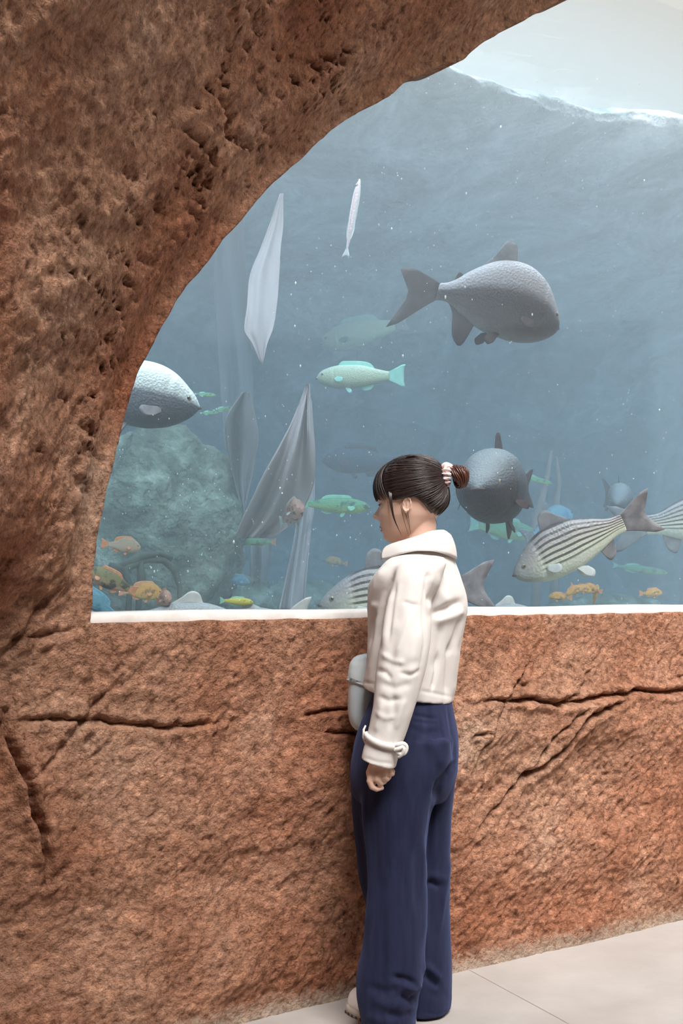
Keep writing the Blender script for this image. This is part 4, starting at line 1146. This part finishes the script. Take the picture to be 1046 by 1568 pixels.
# ---- hair
HAIR = [(697.5, 0, 6, .006), (699, 10, 20, .024), (703, 24, 30, .044), (710, 37, 39, .060), (720, 47, 46, .072), (735, 54.5, 51, .080), (748, 57, 53, .0835), (758, 57, 54.5, .0845),
        (766, 55, 54, .084), (775, 54, 51.5, .0815), (785, 50, 43, .074), (794, 46, 34, .064), (800, 40, 28, .055)]
def hair_pt(py, psi, off=0.0):
    f_, b_, w_ = interp(HAIR, py)[0]
    c, s = math.cos(psi), math.sin(psi)
    fx = (f_ * abs(c) ** .9 if c > 0 else -b_ * abs(c) ** .92)
    return H(fx + off * c / MPX, (w_ + off) * math.copysign(abs(s) ** .95, s), py)
def hairline(psi):
    a = abs((psi + math.pi) % (2 * math.pi) - math.pi) * 180 / math.pi
    return interp([(0, 740), (30, 742), (50, 756), (66, 768), (84, 766), (98, 764), (112, 772), (128, 782), (150, 790), (180, 792)], a)[0][0]
mh = MB()
nr1, np1 = 40, 96
cv = []
for lay_, ins_ in ((0, 0.0), (1, -.006)):
    for i in range(nr1):
        for j in range(np1):
            psi = 2 * math.pi * j / np1
            py = 697.5 + (hairline(psi) - 697.5) * (i / (nr1 - 1)) ** 1.15
            off = ins_ - .0035 * smooth01((i / (nr1 - 1) - .9) / .1) + .0012 * math.sin(j * 5.1 + i * .2)
            cv.append(hair_pt(py, psi, off))
g = grid_faces(nr1, np1, False, True); N0 = nr1 * np1
ff = g.tolist() + (g[:, ::-1] + N0).tolist() + [((nr1 - 1) * np1 + j, (nr1 - 1) * np1 + (j + 1) % np1, N0 + (nr1 - 1) * np1 + (j + 1) % np1, N0 + (nr1 - 1) * np1 + j) for j in range(np1)]
mh.add(cv, ff)
random.seed(11)
BUN_PSI, BUN_PY = math.pi * .985, 729
def strand(fn, n_=12, r=.0011, seg=4, taper_end=0.3):
    pts = [tuple(fn(k / (n_ - 1))) for k in range(n_)]
    rr = [r * (1 - (1 - taper_end) * (k / (n_ - 1)) ** 3) * min(1, .25 + k * .25) for k in range(n_)]
    return tube(pts, rr, seg)
for side in (1, -1):
    for k in range(330 if side > 0 else 170):
        psi0 = random.uniform(.45, 3.05)
        lo = hairline(psi0)
        py0 = lo - (random.random() ** 1.5) * (lo - 702)
        dip = -random.uniform(4, 14) * max(0, 1.0 - psi0 / 2.6) * (1 if py0 < 750 else .7)
        sw = random.uniform(-.15, .15)
        of = random.uniform(.0002, .0022)
        def fn(t, psi0=psi0, py0=py0, dip=dip, of=of, sw=sw, side=side):
            e_ = t ** 1.05
            psi = psi0 + (BUN_PSI - psi0) * e_
            py = py0 + (BUN_PY + (py0 - 740) * .12 - py0) * (t ** 1.5) + dip * math.sin(math.pi * t) + sw * 8 * math.sin(2 * math.pi * t)
            return hair_pt(max(py, 698.5), side * psi, of + .001 * math.sin(t * 5 + py0))
        mh.add(*strand(fn, 13, random.uniform(.0007, .0017), 4, .6))
# crown strands running back over the top of the head
for k in range(150):
    l0 = random.uniform(-1, 1); st = random.uniform(0, .45); of = random.uniform(.0004, .003)
    def fn(t, l0=l0, st=st, of=of):
        u = st + (1 - st) * t                      # 0 forehead .. 1 bun
        ang = math.pi * (.10 + .86 * u)
        # point on the dome: forward/back angle in the mid plane, spread sideways
        rowf = 738 - 39.5 * math.sin(min(ang, math.pi * .5)) if ang < math.pi / 2 else 698.5 + 30 * (1 - math.sin(ang))
        lat = l0 * (1 - u ** 3) * .055
        f_, b_, w_ = interp(HAIR, rowf)[0]
        fx = f_ * math.cos(math.asin(min(.95, abs(lat) / max(w_, .02)))) if ang < math.pi / 2 else -b_ * math.cos(math.asin(min(.95, abs(lat) / max(w_, .02))))
        return H(fx, lat, rowf - of / MPX + (abs(lat) / .08) ** 2 * 8)
    mh.add(*strand(fn, 14, random.uniform(.0008, .0016), 4, .6))
# fringe over the forehead
for k in range(190):
    psi = random.gauss(0, .50)
    psi = max(-1.0, min(1.08, psi))
    if .57 < psi < .63: continue
    end = 764 + random.uniform(-3, 4) + 2 * abs(psi) + (3 if psi > .7 else 0); st = random.uniform(704, 716); of = random.uniform(.001, .0045)
    dr = random.uniform(-.05, .05)
    def fn(t, psi=psi, end=end, st=st, of=of, dr=dr):
        py = st + (end - st) * t
        return hair_pt(py, psi * (.55 + .45 * t) + dr * t * t, of + .002 * math.sin(math.pi * t) - .0035 * t * t)
    mh.add(*strand(fn, 12, random.uniform(.0012, .0022), 5, .15))
# the long lock before the ear, and loose wisps
for k in range(26):
    o1 = random.uniform(-1, 1)
    def fn(t, o1=o1):
        x = [596, 598.5, 600, 603, 608, 615][0] + interp([(0, 0), (.2, 1.5), (.45, 3.5), (.7, 8), (1, 19)], t)[0][0] + o1 * 2.6 * (1 - t)
        y = 738 + 82 * t
        k_ = interp([(722, .040), (738, .042), (748, .052), (758, .064), (770, .067), (800, .060), (820, .050)], y)[0][0]
        return PP(x, y, -k_ - .004)
    mh.add(*strand(fn, 14, random.uniform(.0010, .0016), 5, .1))
for (x0, x1, x2, y0_, y1_) in ((612, 618, 627, 770, 824), (622, 626, 629, 768, 818), (616, 622, 628, 766, 812), (664, 668, 670, 788, 806)):
    def fn(t, x0=x0, x1=x1, x2=x2, y0_=y0_, y1_=y1_):
        return PP((1 - t) ** 2 * x0 + 2 * t * (1 - t) * x1 + t * t * x2, y0_ + (y1_ - y0_) * t, -.078 + .025 * t)
    mh.add(*strand(fn, 12, .0007, 4, .2))
# flyaways
for k in range(16):
    psi0 = random.uniform(.3, 2.8); py0 = random.uniform(699, 715)
    def fn(t, psi0=psi0, py0=py0): return hair_pt(max(697.6, py0 - 3 * t), psi0 + .5 * t, .002 + .006 * math.sin(math.pi * t))
    mh.add(*strand(fn, 8, .00035, 3, .3))
mh.build('hair', hair_m, person)
# bun: coils of hair
bc = H(-(703 - HX), 0, 730)
AX = np.array([math.cos(.45), 0, math.sin(.45)]); AX = AX / np.linalg.norm(AX)
B1 = np.array([0, 1.0, 0]); B2 = np.cross(AX, B1)
mbn = MB()
v, f = sphere_vf(1, 20, 14); v = np.array(v)
mbn.add(bc + np.outer(v[:, 0] * .020, AX) + np.outer(v[:, 1] * .024, B1) + np.outer(v[:, 2] * .027, B2), f)
for q, (off, R_, r_) in enumerate([(-.010, .021, .010), (.002, .0215, .0105), (.013, .015, .009)]):
    for s_ in range(9):
        a0 = s_ * .7
        pts = [tuple(bc + AX * (off + .004 * math.sin(2 * a + q) + r_ * math.cos(a0 + a * .8) * .75) + (B1 * math.cos(a) + B2 * math.sin(a) * 1.12) * (R_ + r_ * math.sin(a0 + a * .8) * .75)) for a in np.linspace(0, 2 * math.pi, 26)]
        mbn.add(*tube(pts, .0030, 5))
mbn.build('hair_bun', bun_m, person)
# scrunchie
scm = new_mat('patterned_scrunchie', rough=0.8)
mottle(scm, [(0.42, (0.82, 0.76, 0.74)), (0.56, (0.80, 0.72, 0.70)), (0.64, (0.55, 0.22, 0.18))], scale=70, detail=2)
sc = H(-(681 - HX), 0, 730); nv_, nu_ = 120, 20; v = []
A1 = np.array([math.cos(-.22), 0, math.sin(-.22)]); B2 = np.cross(A1, B1)
for i in range(nv_):
    a = 2 * math.pi * i / nv_
    for j in range(nu_):
        b = 2 * math.pi * j / nu_
        rr = .0122 * (1 + .22 * math.sin(a * 17 + 1.3 * math.sin(b)) + .10 * math.sin(a * 31))
        R_ = .0235 * (1 + .05 * math.sin(a * 5))
        v.append(sc + A1 * (rr * 1.15 * math.sin(b)) + (B1 * math.cos(a) + B2 * math.sin(a)) * (R_ + rr * math.cos(b)))
mesh_obj('scrunchie', v, grid_faces(nv_, nu_, True, True), scm, person)

# ---- jacket
pj = [loft(TORSO, 70, 64), loft(SLN, 80, 40), loft(SLF, 60, 40)]
v, f, ed = fused(pj, 0.0042, 5)
JF = [([(655, 872), (656, 900), (660, 930)], -.009, 5), ([(668, 880), (664, 905), (660, 925)], -.006, 4), ([(661, 942), (685, 932), (708, 920)], -.012, 6),
      ([(664, 952), (690, 944), (712, 936)], .007, 7), ([(707, 940), (698, 975), (688, 1005)], -.009, 4), ([(690, 985), (688, 1020), (686, 1070)], -.009, 5),
      ([(676, 955), (672, 990), (664, 1030)], -.005, 6), ([(700, 990), (697, 1030), (693, 1065)], .004, 5),
      ([(664, 880), (672, 905), (690, 925)], .006, 8), ([(682, 868), (695, 880), (706, 905)], -.003, 4),
      ([(604, 872), (592, 905), (584, 950), (578, 1000)], -.009, 4), ([(592, 868), (578, 890), (570, 920), (574, 935)], .008, 6), ([(590, 905), (580, 950), (572, 1000), (566, 1046)], .006, 6),
      ([(576, 935), (570, 950), (566, 990)], -.009, 4),
      ([(600, 905), (592, 945), (586, 990)], .005, 5), ([(617, 921), (630, 925), (642, 927)], -.004, 2.5), ([(620, 880), (612, 920), (604, 960)], -.003, 8),
      ([(578, 1026), (590, 1030), (600, 1042)], -.005, 4), ([(582, 1045), (605, 1054), (632, 1046)], -.004, 6), ([(590, 1010), (615, 1020), (645, 1012)], -.003, 7),
      ([(602, 1060), (604, 1090), (598, 1120)], -.005, 5), ([(586, 1075), (582, 1100), (574, 1122)], .004, 5), ([(620, 1068), (612, 1095), (604, 1118)], .004, 5),
      ([(640, 960), (632, 1000), (628, 1040)], .005, 8), ([(605, 960), (600, 1000), (596, 1040)], -.003, 7),
      ([(556, 1044), (575, 1048)], -.003, 2), ([(640, 1057), (665, 1062), (694, 1068)], -.0025, 2), ([(555, 1160), (580, 1168), (604, 1170)], -.0025, 2),
      ([(652, 880), (648, 930), (650, 985), (640, 1050)], -.004, 3), ([(606, 890), (600, 930), (594, 985)], -.005, 3), ([(630, 940), (618, 975), (606, 1005)], .004, 5), ([(584, 1000), (600, 1012), (622, 1016)], .004, 4), ([(612, 1030), (628, 1034), (644, 1026)], -.005, 3), ([(580, 1066), (596, 1074), (616, 1070)], -.004, 4), ([(575, 1090), (590, 1100), (606, 1098)], .003, 4), ([(672, 1000), (668, 1030), (662, 1058)], -.006, 3), ([(652, 868), (640, 862), (625, 862)], -.003, 3), ([(641, 856), (660, 862), (664, 870)], -.003, 2)]
jn = lambda P: fbm(P * [7, 7, 5], 3, 91) * .0045 + fbm(P * [16, 16, 9], 3, 95) * .0022
v = fold_lines(v, f, JF, noise=jn); v = smooth_v(v, ed, 1)
jacket = mesh_obj('jacket', v, f, jack, person)
# collar
CT = [(12, 592, 838, -.02), (30, 601, 834, -.040), (60, 617, 829, -.062), (90, 640, 822, -.074), (120, 659, 815, -.066), (150, 677, 813, -.035), (180, 687, 819, .02), (210, 682, 818, .075), (240, 665, 818, .105), (270, 645, 824, .115), (300, 622, 830, .095), (330, 604, 835, .06), (342, 598, 837, .03)]
CB = [(12, 586, 857, -.055), (30, 600, 854, -.085), (60, 619, 847, -.118), (90, 642, 843, -.130), (120, 664, 844, -.118), (150, 684, 850, -.075), (180, 697, 856, .01), (210, 692, 854, .095), (240, 672, 848, .14), (270, 648, 846, .155), (300, 622, 850, .13), (330, 602, 855, .08), (342, 596, 858, .03)]
an = np.linspace(12, 342, 90); ct = interp(CT, an); cb = interp(CB, an); cvv = []
rowsn = 12
for i in range(90):
    T_ = PP(*ct[i]); B_ = PP(*cb[i]); ctr = PP(640, 830, .02)
    inner = T_ + (ctr - T_) * .06 + np.array([0, 0, -.030])
    outd = (T_ - ctr); outd[2] = 0; outd /= np.linalg.norm(outd)
    path = [inner, inner + np.array([0, 0, .014])] + [T_ + outd * -.003, T_ + outd * .002 + np.array([0, 0, .0015]), T_ + outd * .006 - np.array([0, 0, .002])]
    for k in range(1, 8): path.append(T_ + outd * .006 + (B_ + outd * .004 - T_ - outd * .006) * (k / 7) + outd * .004 * math.sin(math.pi * k / 7))
    cvv += path
    rowsn = len(path)
cvv = np.array(cvv)
co = mesh_obj('collar', cvv, grid_faces(90, rowsn), jack, jacket)
sol = co.modifiers.new('thick', 'SOLIDIFY'); sol.thickness = .0035; sol.offset = 0
# cuff strap with its knot and belt loops
def ring_band(py, hw, cx, dy, tilt, h, r_out, b):
    v = []; n_ = 60; prof = [(-h, 0), (-h * .8, r_out), (0, r_out * 1.15), (h * .8, r_out), (h, 0), (0, -.003)]
    for i in range(n_):
        a = 2 * math.pi * i / n_
        for z_, o_ in prof:
            v.append(PP(cx, py, dy) + FW * ((hw * MPX * .94 + o_) * math.cos(a)) + SD * ((b + o_) * math.sin(a)) + np.array([0, 0, z_ + tilt * math.cos(a) + .0015 * math.sin(3 * a)]))
    return v, grid_faces(n_, 6, True, True)
mesh_obj('cuff_strap', *ring_band(1135, 27.5, 588.5, -.226, .015, .0095, .006, .047), jack, jacket)
kn = MB()
kc = PP(611, 1147, -.262)
for pts, r_ in (([(-.016, .0, .006), (-.004, -.008, .012), (.010, -.004, .014), (.019, 0, .004), (.014, 0, -.010), (.002, -.004, -.012), (-.008, -.004, -.004)], .0062),
                ([(.004, -.006, .012), (.012, -.008, .0), (.008, -.006, -.012), (-.002, -.002, -.020)], .0050),
                ([(-.012, -.006, -.002), (-.002, -.010, .002), (.008, -.008, .006)], .0058)):
    P_ = [tuple(kc + np.array(p)) for p in pts]
    fine_ = interp(np.c_[np.arange(len(P_)), P_], np.linspace(0, len(P_) - 1, 20))
    kn.add(*tube([tuple(p) for p in fine_], r_, 10))
kn.build('strap_knot', jack, jacket)
for x_, y_, d_ in ((560, 1117, -.215), (614, 1118, -.250)):
    P_ = [tuple(PP(x_, y_ - 6, d_)), tuple(PP(x_ - 3, y_, d_ - .004)), tuple(PP(x_ - 3.5, y_ + 12, d_ - .006)), tuple(PP(x_ - 1, y_ + 21, d_))]
    mesh_obj('belt_loop', *tube(P_, [.002, .003, .003, .002], 8), jack, jacket)

# ---- trousers
pt_ = [loft(HIPS, 50, 60), loft(LEGN, 110, 52, power=2.3), loft(LEGF, 110, 52, power=2.3)]
v, f, ed = fused(pt_, 0.0045, 4)
TF = [([(553, 1200), (557, 1250), (563, 1300), (567, 1360), (564, 1400), (556, 1450)], .006, 4), ([(572, 1240), (575, 1300), (580, 1370)], -.004, 7),
      ([(700, 1165), (686, 1185), (672, 1200), (665, 1225)], -.014, 5), ([(664, 1225), (658, 1275), (652, 1325)], -.007, 4),
      ([(650, 1290), (648, 1330), (650, 1390), (650, 1450)], .008, 6), ([(640, 1290), (636, 1340), (640, 1400)], -.004, 7),
      ([(652, 1352), (662, 1352), (674, 1360)], -.010, 4), ([(655, 1340), (670, 1342), (684, 1350)], .006, 6),
      ([(690, 1310), (680, 1370), (672, 1430)], .005, 4), ([(684, 1080), (692, 1130), (696, 1170)], -.004, 3), ([(670, 1085), (680, 1140), (678, 1180)], .004, 8),
      ([(632, 1095), (650, 1098), (668, 1101)], -.005, 2.5), ([(630, 1104), (650, 1107), (668, 1108)], -.003, 2.5), ([(625, 1112), (648, 1124), (675, 1120)], -.003, 5),
      ([(650, 1130), (668, 1150), (675, 1175)], .004, 7),
      ([(600, 1496), (622, 1500), (642, 1510)], -.012, 5), ([(615, 1508), (632, 1514), (645, 1505)], .010, 6), ([(610, 1524), (628, 1532), (638, 1526)], -.010, 5),
      ([(570, 1530), (595, 1540), (620, 1536)], .006, 8), ([(560, 1510), (590, 1520), (612, 1515)], -.006, 7), ([(590, 1552), (615, 1558), (636, 1550)], -.008, 6), ([(560, 1555), (580, 1562), (600, 1570)], .005, 7),
      ([(652, 1478), (662, 1486), (675, 1499)], .010, 5), ([(651, 1492), (660, 1503), (674, 1512)], -.010, 5), ([(655, 1520), (672, 1526), (688, 1520)], -.004, 7), ([(651, 1551), (670, 1554), (690, 1549)], -.003, 1.8),
      ([(600, 1220), (604, 1300), (600, 1400), (592, 1480)], .003, 12), ([(622, 1220), (620, 1300), (622, 1380)], -.003, 12)]
tn = lambda P: fbm(P * [8, 8, 3], 3, 101) * .0045 + fbm(P * [20, 20, 9], 2, 105) * .0014
v = fold_lines(v, f, TF, noise=tn); v = smooth_v(v, ed, 1)
v[:, 2] = np.maximum(v[:, 2], 0.008)
mesh_obj('trousers', v, f, denim, person)

# ---- shoes
shoe_m = new_mat('white_leather', (0.84, 0.81, 0.79), 0.5, 0.4); sole_m = new_mat('pale_sole', (0.60, 0.54, 0.48), 0.7)
dark_tread = new_mat('dark_tread', (0.10, 0.08, 0.075), 0.8)
def shoe(toe, ang):
    d = np.array([-math.cos(ang), math.sin(ang), 0]); l = np.array([-d[1], d[0], 0]) * -1
    K = [(0, .006, .044, .016), (.012, .028, .062, .016), (.04, .040, .074, .0155), (.09, .046, .080, .015), (.14, .042, .088, .015), (.18, .036, .10, .016), (.225, .033, .10, .018), (.24, .018, .09, .02)]
    t = np.linspace(0, .24, 40); R_ = interp(K, t); v = []; na_ = 28
    for i in range(40):
        w_, top, bt = R_[i]
        for j in range(na_):
            a = 2 * math.pi * j / na_
            z_ = bt + (top - bt) * max(0, math.sin(a)) ** .8
            v.append(np.array(toe) - d * t[i] + l * (w_ * math.cos(a)) + np.array([0, 0, z_]))
    f = grid_faces(40, na_, False, True).tolist() + [tuple(range(na_))[::-1], tuple(39 * na_ + j for j in range(na_))]
    up_ = mesh_obj('shoe', v, f, shoe_m, person)
    v = []
    for i in range(40):
        w_ = R_[i][0] + .004
        zt = .024 + .004 * (i < 6); zb = .0015 + .010 * math.exp(-t[i] / .02)
        for j, (lx, lz) in enumerate(((-1, zb), (-1.04, (zt + zb) / 2), (-1, zt), (1, zt), (1.04, (zt + zb) / 2), (1, zb))):
            v.append(np.array(toe) - d * (t[i] - .004 * (i == 0)) + l * (w_ * lx) + np.array([0, 0, lz]))
    mesh_obj('sole', v, grid_faces(40, 6, False, True).tolist() + [tuple(range(6))[::-1], tuple(39 * 6 + j for j in range(6))], sole_m, up_)
    mt = MB()
    for i in range(1, 12):
        for sg in (-1, 1):
            w_ = interp(K, i * .019)[0][0] + .0045
            c = np.array(toe) - d * (i * .019) + l * (w_ * sg)
            bx_ = [c + d * a_ * .004 + l * sg * b_ * .001 + np.array([0, 0, z_]) for z_ in (.002, .009) for a_, b_ in ((-1, -1), (1, -1), (1, 1), (-1, 1))]
            mt.add(bx_, [(3, 2, 1, 0), (4, 5, 6, 7), (0, 1, 5, 4), (1, 2, 6, 5), (2, 3, 7, 6), (3, 0, 4, 7)])
    mt.build('tread', dark_tread, up_, smooth=False)
    return up_
TY = 3.745
shoe(((538.5 - 523) / FPX * TY, TY, 0), math.radians(49))
shoe((.105, 3.85, 0), math.radians(48))

# ------------------------------------------------------------------ the bag at her front
bagm = new_mat('pale_blue_leather', (0.50, 0.58, 0.62), 0.45, 0.4)
mottle(bagm, [(0.3, (0.46, 0.53, 0.57)), (0.7, (0.56, 0.63, 0.67))], scale=9)
bagl = new_mat('pale_blue_lid', (0.62, 0.69, 0.71), 0.45, 0.4)
bag = empty('shoulder_bag', tuple(PP(556, 1118, .085)))
tag(bag, 'pale blue rounded shoulder bag worn at the woman\'s front, half hidden by her sleeve', 'bag')
BC = np.array(PP(556, 1118, .085))
def bag_loft(rows, power=2.6, nt=50, na=48):
    K = np.array(rows, float); t = np.linspace(K[0, 0], K[-1, 0], nt); R_ = interp(K, t); v = []
    for i in range(nt):
        cx, hw, b = R_[i]
        for j in range(na):
            a = 2 * math.pi * j / na; c, s = math.cos(a), math.sin(a)
            c = math.copysign(abs(c) ** (2 / power), c); s = math.copysign(abs(s) ** (2 / power), s)
            v.append(PP(cx, t[i], .085) + np.array([-hw * MPX * c, 0, 0]) + np.array([0, -b * s, 0]) + np.array([0, 0, -.010 * c * 0]) - BC)
    n0 = len(v); f = grid_faces(nt, na, False, True).tolist()
    v.append(np.mean(v[:na], 0)); v.append(np.mean(v[(nt - 1) * na:nt * na], 0))
    f += [(n0, (j + 1) % na, j) for j in range(na)] + [(n0 + 1, (nt - 1) * na + j, (nt - 1) * na + (j + 1) % na) for j in range(na)]
    return v, f
bb = mesh_obj('bag_body', *bag_loft([(1022, 557, 20, .040), (1050, 556, 23, .052), (1080, 556, 24, .055), (1104, 557, 22, .052), (1113, 559, 19, .046), (1118, 560, 13, .034), (1120, 560, 4, .012)]), bagm, bag)
lidv, lidf = bag_loft([(1001, 562, 4, .012), (1004, 560, 13, .030), (1012, 558, 20.5, .044), (1025, 557, 24, .054), (1040, 556.5, 25, .058), (1047, 556.5, 25, .058), (1049, 556.5, 23.5, .054)])
lidv = np.array(lidv); lidv[:, 2] += np.where(lidv[:, 2] < .14, -(lidv[:, 0]) * .35, 0)
mesh_obj('flap', lidv, lidf, bagl, bag)
zr = [tuple(PP(556.5 - 25.3 * math.cos(a), 1049 + .35 * -25 * math.cos(a) * -1 * -1, .085 - .0585 * math.sin(a)) - BC) for a in np.linspace(0, 2 * math.pi, 41)]
mesh_obj('piping', *tube(zr, .0018, 6, False), bagl, bag)
sp_ = [PP(570, 1012, .11), PP(585, 975, .17), PP(605, 920, .19), PP(635, 868, .17), PP(655, 848, .10)]
spf = interp(np.c_[np.arange(5), np.array(sp_)], np.linspace(0, 4, 30)); v = []
for p in spf:
    for dx, dz in ((-.008, 0), (.008, 0), (.008, .002), (-.008, .002)): v.append(p + np.array([dx * .5, dx, dz * 2]) - BC)
mesh_obj('strap', v, grid_faces(30, 4, False, True), bagm, bag)
